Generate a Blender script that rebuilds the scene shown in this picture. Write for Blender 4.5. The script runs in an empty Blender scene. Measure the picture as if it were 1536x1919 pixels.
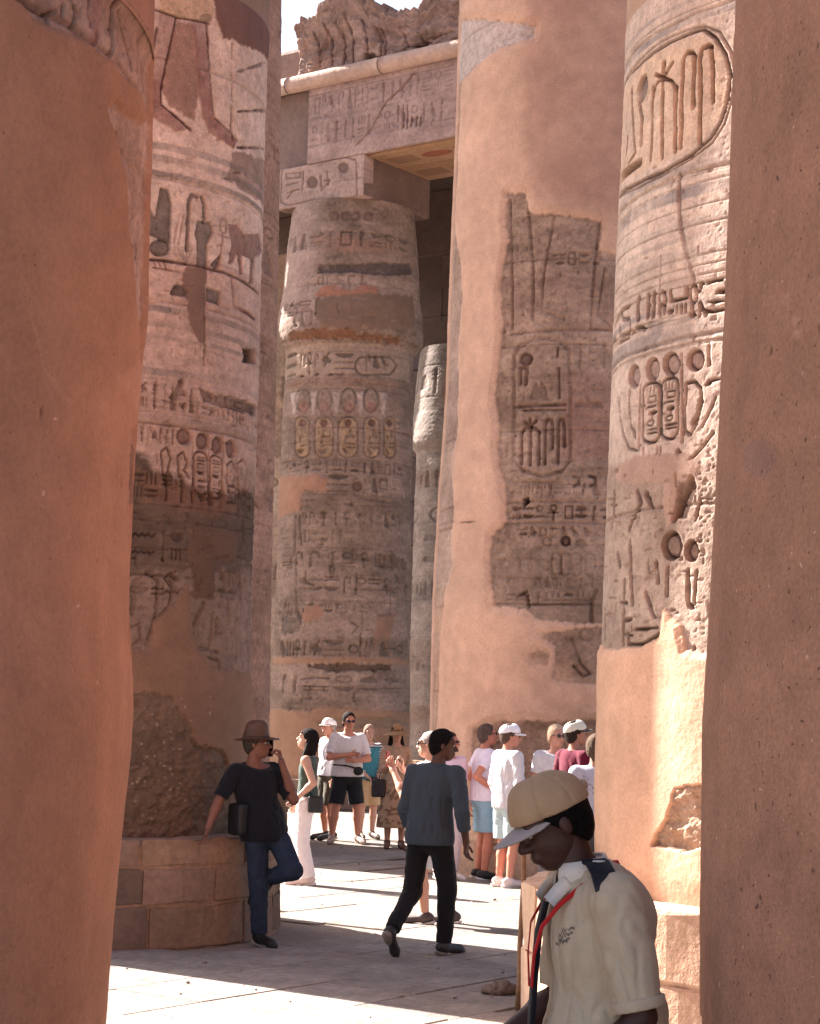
import bpy, math, random
import numpy as np
from mathutils import Vector, Matrix

# ------------------------------------------------------------------ camera, sky, sun, exposure
scene = bpy.context.scene
col = scene.collection
W0, H0, FPX = 1536.0, 1919.0, 3600.0          # photograph size and focal length in its pixels
CAM = np.array([0.0, 0.0, 1.95])
TILT = math.atan(365.0/FPX); ROLL = 0.024
_R = np.array([1.0, 0, 0]); _F = np.array([0, math.cos(TILT), math.sin(TILT)]); _U = np.array([0, -math.sin(TILT), math.cos(TILT)])
_cr = math.cos(ROLL)*_R + math.sin(ROLL)*_U
_cu = -math.sin(ROLL)*_R + math.cos(ROLL)*_U
cam_d = bpy.data.cameras.new('camera'); cam = bpy.data.objects.new('camera', cam_d); col.objects.link(cam)
cam_d.sensor_fit = 'HORIZONTAL'; cam_d.sensor_width = 36.0; cam_d.lens = FPX/W0*36.0
cam_d.clip_start = 0.1; cam_d.clip_end = 3000
m = Matrix.Identity(4)
for i in range(3):
    m[i][0] = _cr[i]; m[i][1] = _cu[i]; m[i][2] = -_F[i]; m[i][3] = CAM[i]
cam.matrix_world = m
scene.camera = cam

SUN_AZ = math.radians(-52.0)      # left of the viewing direction
SUN_EL = math.radians(35.0)
world = bpy.data.worlds.new('World'); scene.world = world; world.use_nodes = True
wn = world.node_tree; bg = wn.nodes['Background']
sky = wn.nodes.new('ShaderNodeTexSky'); sky.sky_type = 'NISHITA'; sky.sun_disc = False
sky.sun_elevation = SUN_EL; sky.sun_rotation = SUN_AZ % (2*math.pi)
sky.air_density = 1.0; sky.dust_density = 3.0; sky.ozone_density = 1.0
wn.links.new(sky.outputs[0], bg.inputs[0]); bg.inputs[1].default_value = 0.055
sun_d = bpy.data.lights.new('sun', 'SUN'); sun_d.energy = 5.0; sun_d.angle = math.radians(0.53); sun_d.color = (1.0, 0.93, 0.84)
sun = bpy.data.objects.new('sun', sun_d); col.objects.link(sun)
SUNV = Vector((math.sin(SUN_AZ)*math.cos(SUN_EL), math.cos(SUN_AZ)*math.cos(SUN_EL), math.sin(SUN_EL)))
sun.rotation_euler = SUNV.to_track_quat('Z', 'Y').to_euler()
scene.view_settings.view_transform = 'Standard'; scene.view_settings.look = 'None'
scene.view_settings.exposure = 2.45; scene.view_settings.gamma = 1.0
scene.cycles.diffuse_bounces = 6; scene.cycles.max_bounces = 8; scene.cycles.use_denoising = True
scene.cycles.sample_clamp_indirect = 6.0

# ------------------------------------------------------------------ helpers
rng = np.random.default_rng(7)
random.seed(7)

def ray(px, py):
    u = px-W0/2; v = py-H0/2
    c, s = math.cos(ROLL), math.sin(ROLL)
    u2 = u*c+v*s; v2 = -u*s+v*c
    return u2*_R + FPX*_F - v2*_U

def ground(px, py, z=0.0):
    d = ray(px, py); t = (z-CAM[2])/d[2]
    return CAM+d*t

def at_depth(px, py, Y):
    d = ray(px, py); return CAM + d*(Y/d[1])

def lin(c):
    c = np.asarray(c, float)/255.0
    return np.where(c <= 0.04045, c/12.92, ((c+0.055)/1.055)**2.4)

def mesh_np(name, V, F, cols=None, smooth=True):
    """quads or tris from numpy arrays, optional per-vertex linear colour"""
    me = bpy.data.meshes.new(name)
    V = np.ascontiguousarray(V, np.float32); F = np.ascontiguousarray(F, np.int32)
    k = F.shape[1]
    me.vertices.add(len(V)); me.vertices.foreach_set('co', V.ravel())
    me.loops.add(F.size); me.loops.foreach_set('vertex_index', F.ravel())
    me.polygons.add(len(F)); me.polygons.foreach_set('loop_start', np.arange(0, F.size, k, dtype=np.int32))
    me.polygons.foreach_set('loop_total', np.full(len(F), k, np.int32))
    if smooth: me.polygons.foreach_set('use_smooth', np.ones(len(F), bool))
    me.update(calc_edges=True)
    if cols is not None:
        a = me.color_attributes.new('Col', 'FLOAT_COLOR', 'POINT')
        c4 = np.ones((len(V), 4), np.float32); c4[:, :3] = cols
        a.data.foreach_set('color', c4.ravel())
    return me

def link(name, me, mat=None, parent=None):
    o = bpy.data.objects.new(name, me); col.objects.link(o)
    if mat is not None:
        if len(me.materials) == 0: me.materials.append(mat)
    if parent is not None: o.parent = parent
    return o

def empty(name, loc=(0, 0, 0), rz=0.0):
    o = bpy.data.objects.new(name, None); col.objects.link(o); o.location = loc; o.rotation_euler = (0, 0, rz)
    o.empty_display_size = 0.1
    return o

def tag(o, label, cat, group=None, kind=None):
    if label: o['label'] = label
    if cat: o['category'] = cat
    if group: o['group'] = group
    if kind: o['kind'] = kind
    return o

_T = np.random.default_rng(5).random((1024, 1024)).astype(np.float32)
def vnoise(x, y, seed=0):
    x0 = np.floor(x); y0 = np.floor(y); fx = (x-x0); fy = (y-y0)
    fx = fx*fx*(3-2*fx); fy = fy*fy*(3-2*fy)
    i = (x0.astype(np.int32)+seed*131) & 1023; j = (y0.astype(np.int32)+seed*57) & 1023; i1 = (i+1) & 1023; j1 = (j+1) & 1023
    return (_T[i, j]*(1-fx)+_T[i1, j]*fx)*(1-fy)+(_T[i, j1]*(1-fx)+_T[i1, j1]*fx)*fy

def vnoise_grid(x, y, seed=0):
    """the same on the grid spanned by two vectors"""
    x0 = np.floor(x); y0 = np.floor(y); fx = (x-x0); fy = (y-y0)
    fx = (fx*fx*(3-2*fx))[:, None].astype(np.float32); fy = (fy*fy*(3-2*fy))[None].astype(np.float32)
    i = (x0.astype(int)+seed*131) & 1023; j = (y0.astype(int)+seed*57) & 1023
    A = _T[i]*(1-fx)+_T[(i+1) & 1023]*fx
    return A[:, j]*(1-fy)+A[:, (j+1) & 1023]*fy

def fbm(x, y, seed=0, oct=4):
    if getattr(x, 'ndim', 0) == 2 and x.shape[0] > 1 and x.shape[1] > 1 and x[0, 0] == x[0, -1] and y[0, 0] == y[-1, 0]:
        f = vnoise_grid; x = x[:, 0]; y = y[0, :]
    else: f = vnoise
    s = 0; a = 0.5; t = 0
    for k in range(oct):
        s = s + a*f(x*2**k+17.3*k, y*2**k+9.1*k, seed+k); t += a; a *= 0.55
    return s/t

def noise3(p, seed=0):
    return (vnoise(p[..., 0]+.37*p[..., 2], p[..., 1]-.51*p[..., 2], seed)+vnoise(p[..., 1]+.29*p[..., 0], p[..., 2]+.13*p[..., 0], seed+5)+vnoise(p[..., 2]-.41*p[..., 1], p[..., 0]*.9, seed+9))/3

# ------------------------------------------------------------------ materials
def material(name, base=(.5, .5, .5), rough=.85, attr=False, noise=None, bump=None, spec=.3, sheen=0.0, specks=None, coords='Object'):
    """noise: list of (scale, amount), bump: list of (scale, distance)"""
    mt = bpy.data.materials.new(name); mt.use_nodes = True
    nt = mt.node_tree; b = nt.nodes['Principled BSDF']
    b.inputs['Roughness'].default_value = rough
    b.inputs['Specular IOR Level'].default_value = spec
    if sheen: b.inputs['Sheen Weight'].default_value = sheen
    tc = nt.nodes.new('ShaderNodeTexCoord')
    if attr:
        a = nt.nodes.new('ShaderNodeVertexColor'); a.layer_name = 'Col'; cur = a.outputs[0]
    else:
        r = nt.nodes.new('ShaderNodeRGB'); r.outputs[0].default_value = (*base, 1); cur = r.outputs[0]
    for (sc, am) in (noise or []):
        n = nt.nodes.new('ShaderNodeTexNoise'); n.inputs['Scale'].default_value = sc; n.inputs['Detail'].default_value = 5
        nt.links.new(tc.outputs[coords], n.inputs['Vector'])
        mr = nt.nodes.new('ShaderNodeMapRange'); mr.inputs[1].default_value = .3; mr.inputs[2].default_value = .7
        mr.inputs[3].default_value = 1-am; mr.inputs[4].default_value = 1+am
        nt.links.new(n.outputs[0], mr.inputs[0])
        mx = nt.nodes.new('ShaderNodeMix'); mx.data_type = 'RGBA'; mx.blend_type = 'MULTIPLY'; mx.inputs[0].default_value = 1
        nt.links.new(cur, mx.inputs[6]); nt.links.new(mr.outputs[0], mx.inputs[7]); cur = mx.outputs[2]
    for (sc, th, colr) in (specks or []):
        n = nt.nodes.new('ShaderNodeTexNoise'); n.inputs['Scale'].default_value = sc; n.inputs['Detail'].default_value = 2
        nt.links.new(tc.outputs[coords], n.inputs['Vector'])
        mr = nt.nodes.new('ShaderNodeMapRange'); mr.inputs[1].default_value = th; mr.inputs[2].default_value = th+.06
        nt.links.new(n.outputs[0], mr.inputs[0])
        mx = nt.nodes.new('ShaderNodeMix'); mx.data_type = 'RGBA'; mx.blend_type = 'MIX'
        nt.links.new(mr.outputs[0], mx.inputs[0]); nt.links.new(cur, mx.inputs[6]); mx.inputs[7].default_value = (*colr, 1); cur = mx.outputs[2]
    nt.links.new(cur, b.inputs['Base Color'])
    last = None
    for (sc, dist) in (bump or []):
        n = nt.nodes.new('ShaderNodeTexNoise'); n.inputs['Scale'].default_value = sc; n.inputs['Detail'].default_value = 6
        nt.links.new(tc.outputs[coords], n.inputs['Vector'])
        bp = nt.nodes.new('ShaderNodeBump'); bp.inputs['Distance'].default_value = dist; bp.inputs['Strength'].default_value = 1
        nt.links.new(n.outputs[0], bp.inputs['Height'])
        if last is not None: nt.links.new(last, bp.inputs['Normal'])
        last = bp.outputs[0]
    if last is not None: nt.links.new(last, b.inputs['Normal'])
    return mt

M = {}
M['stone'] = material('carved_sandstone', attr=True, rough=.92, noise=[(2.2, .12), (14, .18), (60, .16)], bump=[(18, .008), (90, .004)])
M['plaster'] = material('repair_plaster', attr=True, rough=.93, noise=[(1.3, .10), (6, .09), (45, .09), (160, .07)], bump=[(7, .012), (40, .004), (130, .003)], specks=[(70, .71, (.12, .06, .045))])
M['plaster_speck'] = material('speckled_plaster', attr=True, rough=.93, noise=[(1.1, .12), (9, .10), (70, .16)], bump=[(9, .005), (120, .004)],
                              specks=[(60, .675, (.10, .045, .032)), (24, .715, (.13, .06, .045)), (40, .715, (.62, .40, .30))])
M['block'] = material('masonry_block', attr=True, rough=.92, noise=[(3, .16), (22, .14)], bump=[(16, .014), (80, .004)])
M['beam'] = material('architrave_stone', attr=True, rough=.92, noise=[(1.7, .14), (12, .12)], bump=[(12, .016), (70, .004)])
M['paving'] = material('paving_stone', (.22, .185, .165), rough=.85, noise=[(1.4, .12), (18, .10)], bump=[(10, .008), (70, .003)])
M['ground'] = material('sandy_ground', (.23, .19, .165), rough=.95, noise=[(.7, .10), (14, .16)], bump=[(25, .01)])
# ------------------------------------------------------------------ columns: profile from silhouette, relief and pigment on an unrolled grid
EXPO = 1.12
def C(r, g, b):
    """base colour of a pigment or stone, from its look in even shade"""
    c = lin((r, g, b)); l = c@np.array([.3, .55, .15]); c = (l+(c-l)*.78)*np.array([1.0, .998, .972])
    return np.clip(c/EXPO, 0.01, 0.8)

class Column:
    def __init__(s, ref, side, R0, dist, edges, sides=1):
        d = ray(*ref); az = math.atan2(d[0], d[1]) - side*math.asin(R0/dist)
        s.c = np.array([dist*math.sin(az), dist*math.cos(az)]); s.dist = dist; s.R = R0; s.mpp = dist/FPX
        zs, rs = [], []
        for e in edges:
            d = ray(*e); n = math.hypot(d[0], d[1]); dn = d[:2]/n
            rs.append(abs(dn[0]*s.c[1]-dn[1]*s.c[0])); zs.append(CAM[2]+float(s.c@dn)*d[2]/n)
        o = np.argsort(zs); s.zs = np.array(zs)[o]; s.rs = np.array(rs)[o]
        s.tocam = -s.c/dist; s.right = np.array([s.c[1], -s.c[0]])/dist
    def r(s, z):
        z = np.asarray(z, float)
        v = np.interp(z, s.zs, s.rs)
        return v - np.clip(z-s.zs[-1], 0, None)*0.012
    def sz(s, px, py):
        d = ray(px, py); n = math.hypot(d[0], d[1]); dn = d[:2]/n; k = d[2]/n
        t = float(s.c@dn); rr = s.R
        for _ in range(4):
            q = rr*rr-(s.c@s.c-(s.c@dn)**2)
            t = float(s.c@dn)-(math.sqrt(q) if q > 0 else 0)
            rr = float(s.r(CAM[2]+t*k))
        p = dn*t-s.c
        return math.atan2(p@s.right, p@s.tocam)*s.R, CAM[2]+t*k

def sd_poly(X, Y, pts):
    d = np.full(X.shape, 1e9); sg = np.ones(X.shape)
    n = len(pts)
    for i in range(n):
        ax, ay = pts[i]; bx, by = pts[i-1]
        ex, ey = bx-ax, by-ay; wx, wy = X-ax, Y-ay
        t = np.clip((wx*ex+wy*ey)/(ex*ex+ey*ey+1e-12), 0, 1)
        d = np.minimum(d, (wx-ex*t)**2+(wy-ey*t)**2)
        c1 = Y >= ay; c2 = Y < by; c3 = ex*wy > ey*wx
        sg = np.where((c1 & c2 & c3) | (~c1 & ~c2 & ~c3), -sg, sg)
    return sg*np.sqrt(d)

def sd_line(X, Y, pts):
    d = np.full(X.shape, 1e9)
    for i in range(len(pts)-1):
        ax, ay = pts[i]; bx, by = pts[i+1]
        ex, ey = bx-ax, by-ay; wx, wy = X-ax, Y-ay
        t = np.clip((wx*ex+wy*ey)/(ex*ex+ey*ey+1e-12), 0, 1)
        d = np.minimum(d, (wx-ex*t)**2+(wy-ey*t)**2)
    return np.sqrt(d)

def arcpts(cx, cy, rx, ry, a0=0, a1=360, n=22):
    return [(cx+rx*math.cos(math.radians(a0+(a1-a0)*i/n)), cy+ry*math.sin(math.radians(a0+(a1-a0)*i/n))) for i in range(n+1)]

GL = {   # signs in a unit box, y up: ('p' polygon) ('s' stroke, width) ('e' disc)
 'ankh': [('s', arcpts(0, .27, .2, .22), .11), ('s', [(0, .05), (0, -.5)], .12), ('s', [(-.34, -.02), (.34, -.02)], .11)],
 'reed': [('p', [(-.12, -.5), (.02, -.5), (.04, .1), (.2, .2), (.22, .42), (.05, .5), (-.08, .42), (-.1, 0)])],
 'disc': [('e', 0, 0, .42, .42)],
 'ring': [('s', arcpts(0, 0, .36, .36), .14)],
 'neb': [('p', [(-.5, .3), (.5, .3), (.44, .02), (.25, -.24), (0, -.3), (-.25, -.24), (-.44, .02)])],
 'line': [('s', [(-.5, 0), (.5, 0)], .3)],
 'lines': [('s', [(-.5, .25), (.5, .25)], .16), ('s', [(-.5, -.25), (.5, -.25)], .16)],
 'water': [('s', [(-.5, -.1), (-.36, .12), (-.22, -.1), (-.08, .12), (.06, -.1), (.2, .12), (.34, -.1), (.5, .12)], .13)],
 'loaf': [('p', [(-.4, -.3), (.4, -.3), (.34, .08), (.15, .28), (-.15, .28), (-.34, .08)])],
 'ticks': [('s', [(-.35, -.4), (-.35, .4)], .13), ('s', [(0, -.4), (0, .4)], .13), ('s', [(.35, -.4), (.35, .4)], .13)],
 'was': [('s', [(0, -.5), (0, .3), (-.12, .42), (.2, .48)], .1), ('s', [(-.12, -.5), (.12, -.5)], .08)],
 'bird': [('p', [(-.42, .32), (-.3, .46), (-.14, .44), (-.05, .25), (.2, .05), (.46, -.3), (.28, -.26), (.1, -.2), (.08, -.44), (.24, -.5), (-.16, -.5), (-.02, -.42), (-.05, -.2), (-.26, -.05), (-.3, .22)])],
 'seat': [('p', [(-.1, .5), (.1, .46), (.12, .26), (.24, .1), (.24, -.1), (.46, -.22), (.46, -.5), (-.3, -.5), (-.3, -.1), (-.2, .2), (-.22, .36)])],
 'snake': [('s', [(-.5, -.2), (-.3, -.06), (-.1, -.2), (.15, -.08), (.36, -.14), (.42, .2), (.3, .34)], .14)],
 'cobra': [('s', [(.3, -.5), (.05, -.42), (-.1, -.2), (.12, .02), (.2, .25), (.02, .46), (-.2, .38)], .13)],
 'arm': [('s', [(-.5, -.1), (-.3, .05), (.5, .05)], .16)],
 'feather': [('p', [(-.1, -.5), (.06, -.5), (.1, .1), (.28, .34), (.14, .5), (-.1, .46), (-.16, .1)])],
 'bee': [('p', [(-.4, .1), (-.2, .3), (.1, .2), (.45, -.05), (.3, -.2), (0, -.14), (-.1, -.4), (-.2, -.38), (-.18, -.1), (-.36, -.06)]), ('s', [(-.05, .2), (.2, .48)], .1)],
 'sedge': [('s', [(0, -.5), (0, .2)], .1), ('s', [(-.35, .45), (0, .12), (.35, .45)], .1), ('s', [(-.4, .2), (0, .02), (.4, .2)], .1), ('s', [(0, .2), (0, .5)], .1)],
 'box': [('s', [(-.4, -.4), (-.4, .4), (.4, .4), (.4, -.4), (-.4, -.4)], .12)],
 'hook': [('s', [(-.3, -.5), (-.3, .3), (-.1, .48), (.25, .4), (.28, .1)], .12)],
 'djed': [('s', [(0, -.5), (0, .5)], .2), ('s', [(-.3, .42), (.3, .42)], .08), ('s', [(-.3, .25), (.3, .25)], .08), ('s', [(-.3, .08), (.3, .08)], .08)],
}
GNAMES = ['reed', 'ankh', 'bird', 'neb', 'water', 'loaf', 'ticks', 'seat', 'snake', 'arm', 'feather', 'bee', 'ring', 'lines', 'was', 'hook', 'djed', 'box']

class Art:
    def __init__(a, c, th0, th1, z0, z1, step, seed, tone, tone2, rough=1.0):
        a.c = c; a.step = step; a.seed = seed
        a.s0, a.s1, a.z0, a.z1 = th0*c.R, th1*c.R, z0, z1
        a.res = step*c.mpp*.7
        ns = int((a.s1-a.s0)/a.res)+2; nz = int((z1-z0)/a.res)+2
        a.S, a.Z = np.meshgrid(a.s0+np.arange(ns)*a.res, z0+np.arange(nz)*a.res, indexing='ij')
        n1 = fbm(a.S*.9, a.Z*1.6, seed); n2 = fbm(a.S*3, a.Z*7, seed+20); n3 = fbm(a.S*16, a.Z*22, seed+40, 3)
        a.n1, a.n2, a.n3 = n1, n2, n3
        t = np.clip((n1*.55+n2*.45-.3)/.4, 0, 1)[..., None]
        a.rgb = (1-t)*tone+t*tone2
        a.rgb *= (0.84+.32*n3)[..., None]
        a.h = (n2-.5)*.012+(n3-.5)*.012
        # drum joints, bedding lines and pits
        n4 = fbm(a.S*1.2, a.Z*26, seed+120, 3); n5 = fbm(a.S*30, a.Z*30, seed+130, 2)
        a.rgb *= (.90+.20*n4)[..., None]; a.h += (n4-.5)*.008
        pit = np.clip((n5-.70)/.1, 0, 1); a.h -= pit*.010; a.rgb *= (1-.25*pit)[..., None]
        zj = z0+.35
        while zj < z1:
            sv = a.S[:, 0]; dj = np.abs(a.Z-zj+((fbm(sv*2.5, sv*0+zj, seed+5)-.5)*.03)[:, None]); w_ = (.010+.02*np.clip(fbm(sv*5, sv*0+zj, seed+6)-.5, 0, 1))[:, None]
            t_ = np.clip(1-dj/(w_+.004), 0, 1); a.h -= t_*.022/rough; a.rgb *= (1-.22*t_)[..., None]; zj += 1.02
        a.h *= rough
        a.reg = np.zeros(a.S.shape, np.int16); a.names = ['carved_stone']
        a.wear = np.clip((fbm(a.S*2.2, a.Z*3.0, seed+60)-.33)/.3, 0, 1)
        a.wob = fbm(a.S*14, a.Z*14, seed+80, 3)-.5
        a.edge = (fbm(a.S*5, a.Z*5, seed+90, 3)-.5)*2.2+(fbm(a.S*28, a.Z*28, seed+95, 3)-.5)*2.0
    def pts(a, P): return [a.c.sz(*p) for p in P]
    def win(a, pts, mg):
        xs = [p[0] for p in pts]; zs = [p[1] for p in pts]
        i0 = max(0, int((min(xs)-mg-a.s0)/a.res)); i1 = min(a.S.shape[0], int((max(xs)+mg-a.s0)/a.res)+2)
        j0 = max(0, int((min(zs)-mg-a.z0)/a.res)); j1 = min(a.S.shape[1], int((max(zs)+mg-a.z0)/a.res)+2)
        if i1 <= i0 or j1 <= j0: return None
        return slice(i0, i1), slice(j0, j1)
    def apply(a, w, d, depth=0, colr=None, al=1.0, soft=1.2, dome=0, domew=6, wear=.5, region=None, flat=None, rough=0):
        m = a.c.mpp; sf = soft*m
        if flat is not None: d = d+a.edge[w]*3.8*min(m, .006); sf = sf*1.7
        t = np.clip(.5-d/(2*sf), 0, 1); t = t*t*(3-2*t)
        wv = (1-wear)+wear*a.wear[w]
        if flat is not None:       # level the ground there (plaster): height flat, little relief
            th_ = .35+.65*np.clip(-d/(14*m), 0, 1)
            a.h[w] = a.h[w]*(1-t)+t*(flat*th_+a.h[w]*.35*(1-th_)+(a.n1[w]-.5)*.014+(a.n2[w]-.5)*.004+(a.n3[w]-.5)*.002)
        if depth:
            pr = t
            if dome: pr = t*(1-dome*np.clip(-d/(domew*m), 0, 1))
            a.h[w] = a.h[w]-depth*pr*wv
        if rough: a.h[w] += t*rough*(a.n3[w]-.5+a.n2[w]-.5)
        if colr is not None:
            tt = (t*al*(wv if flat is None else 1))[..., None]
            var = 1 if flat is None else (.80+.22*a.n1[w]+.12*a.n2[w]+.06*a.n3[w])[..., None]
            a.rgb[w] = a.rgb[w]*(1-tt)+tt*np.asarray(colr)*var
        if region is not None:
            if region not in a.names: a.names.append(region)
            a.reg[w][t > .5] = a.names.index(region)
    def poly(a, P, wob=1.2, szp=False, **k):
        p = P if szp else a.pts(P); w = a.win(p, (6+wob)*a.c.mpp)
        if w is None: return
        a.apply(w, sd_poly(a.S[w], a.Z[w], p)+a.wob[w]*2*wob*a.c.mpp, **k)
    def stroke(a, P, wd, wob=.6, szp=False, **k):
        p = P if szp else a.pts(P); hw = wd*a.c.mpp*.5; w = a.win(p, hw+(5+wob)*a.c.mpp)
        if w is None: return
        a.apply(w, sd_line(a.S[w], a.Z[w], p)-hw+a.wob[w]*2*wob*a.c.mpp, **k)
    def ell(a, cx, cy, rx, ry, **k): a.poly(arcpts(cx, cy, rx, ry)[:-1], wob=k.pop('wob', .8), **k)
    def ring(a, cx, cy, rx, ry, wd, **k): a.stroke(arcpts(cx, cy, rx, ry), wd, **k)
    def cart(a, cx, y0, y1, hw, wd, slope=0.0, **k):    # upright cartouche ring, px
        r = min(hw, (y1-y0)/2); P = arcpts(cx, y0+r, hw, r, 180, 360, 10)+arcpts(cx, y1-r, hw, r, 0, 180, 10)
        P.append(P[0]); P = [(x, y+slope*(x-cx)) for x, y in P]
        a.stroke(P, wd, **k)
    def band(a, px, py0, py1, x0=None, x1=None, wob=1.0, **k):   # level painted or raised band, z from the pixel heights at px
        za = a.c.sz(px, py0)[1]; zb = a.c.sz(px, py1)[1]
        sa = a.s0-1 if x0 is None else a.c.sz(x0, py0)[0]; sb = a.s1+1 if x1 is None else a.c.sz(x1, py0)[0]
        a.poly([(sa, za), (sb, za), (sb, zb), (sa, zb)], szp=True, wob=wob, **k)
    def line(a, px, py, wd, x0=None, x1=None, **k):
        z = a.c.sz(px, py)[1]
        sa = a.s0 if x0 is None else a.c.sz(x0, py)[0]; sb = a.s1 if x1 is None else a.c.sz(x1, py)[0]
        a.stroke([(sa, z), (sb, z)], wd, szp=True, **k)
    def glyph(a, name, cx, cy, w, h, szp=False, **k):
        if szp: s, z, ws, hz = cx, cy, w, h
        else:
            s, z = a.c.sz(cx, cy); ws = abs(a.c.sz(cx+w/2, cy)[0]-a.c.sz(cx-w/2, cy)[0]); hz = h*a.c.mpp
        f = lambda P: [(s+x*ws, z+y*hz) for x, y in P]
        for g in GL[name]:
            if g[0] == 'p': a.poly(f(g[1]), szp=True, wob=.5, **k)
            elif g[0] == 's': a.stroke(f(g[1]), max(1.3, g[2]*min(ws, hz)*(1.0 if len(g[1]) < 12 else .9)/a.c.mpp), szp=True, wob=.4, **k)
            else: a.poly(f(arcpts(g[1], g[2], g[3], g[4], n=18)[:-1]), szp=True, wob=.4, **k)
    def row(a, px, py0, py1, x0, x1, seed, wpx=16, **k):       # a row of small signs between two pixel heights
        r = random.Random(seed)
        za = a.c.sz(px, py0)[1]; zb = a.c.sz(px, py1)[1]; s = a.c.sz(x0, py0)[0]; e = a.c.sz(x1, py0)[0]; H = za-zb; wm = wpx*a.c.mpp
        while s < e-wm*.4:
            ws = wm*r.uniform(.6, 1.2); nm = r.choice(GNAMES)
            if nm in ('neb', 'water', 'loaf', 'lines', 'arm', 'snake', 'ticks', 'ring', 'bee'):
                nm2 = r.choice(['neb', 'water', 'loaf', 'lines', 'arm', 'ticks'])
                a.glyph(nm, s+ws/2, zb+H*.74, ws*1.05, H*.42, szp=True, **k); a.glyph(nm2, s+ws/2, zb+H*.25, ws, H*.36, szp=True, **k)
            else: a.glyph(nm, s+ws/2, zb+H*.5, ws*.9, H*.92, szp=True, **k)
            s += ws*1.18
    def sample(a, S, Z):
        fi = np.clip((S-a.s0)/a.res, 0, a.S.shape[0]-1.001); fj = np.clip((Z-a.z0)/a.res, 0, a.S.shape[1]-1.001)
        i = fi.astype(int); j = fj.astype(int); u = fi-i; v = fj-j
        def bl(F):
            if F.ndim == 3: uu, vv = u[..., None], v[..., None]
            else: uu, vv = u, v
            return (F[i, j]*(1-uu)+F[i+1, j]*uu)*(1-vv)+(F[i, j+1]*(1-uu)+F[i+1, j+1]*uu)*vv
        return bl(a.h), bl(a.rgb), a.reg[np.round(fi).astype(int), np.round(fj).astype(int)]

def regions_boxed(reg, names):
    """a band, frieze or relief is the whole field its signs stand in; plaster and bare patches keep their own outline"""
    out = np.zeros_like(reg)
    for k, nm in enumerate(names):
        if k and not nm.startswith(('plaster', 'bare')):
            i, j = np.nonzero(reg == k)
            if len(i): out[i.min():i.max()+1, j.min():j.max()+1] = k
    for k, nm in enumerate(names):
        if k and nm.startswith(('plaster', 'bare')): out[reg == k] = k
    return out

def islands(reg, small=90):
    """connected pieces of equal region; crumbs join their neighbour"""
    for rep in range(4):
        n0, n1 = reg.shape
        def find(x):
            while par[x] != x: par[x] = par[par[x]]; x = par[x]
            return x
        # runs along the second axis first
        run = np.concatenate([np.zeros((n0, 1), int), np.cumsum(reg[:, 1:] != reg[:, :-1], axis=1)], 1)
        run = run+(np.concatenate([[0], np.cumsum(run.max(1)+1)[:-1]]))[:, None]
        nr = run.max()+1; par = list(range(nr))
        a_, b_ = run[:-1][reg[1:] == reg[:-1]], run[1:][reg[1:] == reg[:-1]]
        for x, y in set(zip(a_.tolist(), b_.tolist())):
            x, y = find(x), find(y)
            if x != y: par[y] = x
        root = np.array([find(i) for i in range(nr)]); lab = root[run]
        ids, cnt = np.unique(lab, return_counts=True)
        crumbs = ids[cnt < small]
        if not len(crumbs): break
        bad = np.isin(lab, crumbs)
        idx = np.where(~bad, np.arange(n1)[None, :], -1); idx = np.maximum.accumulate(idx, axis=1)
        nxt = np.where(~bad, np.arange(n1)[None, :], n1*2)[:, ::-1]; nxt = np.minimum.accumulate(nxt, axis=1)[:, ::-1]
        use = np.where(idx >= 0, idx, np.where(nxt < n1, nxt, np.arange(n1)[None, :]))
        reg = np.take_along_axis(reg, use, 1)
    u_, first, inv = np.unique(lab, return_index=True, return_inverse=True)
    return inv.reshape(lab.shape), [(k, int(reg.ravel()[f_])) for k, f_ in enumerate(first)]

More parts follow.
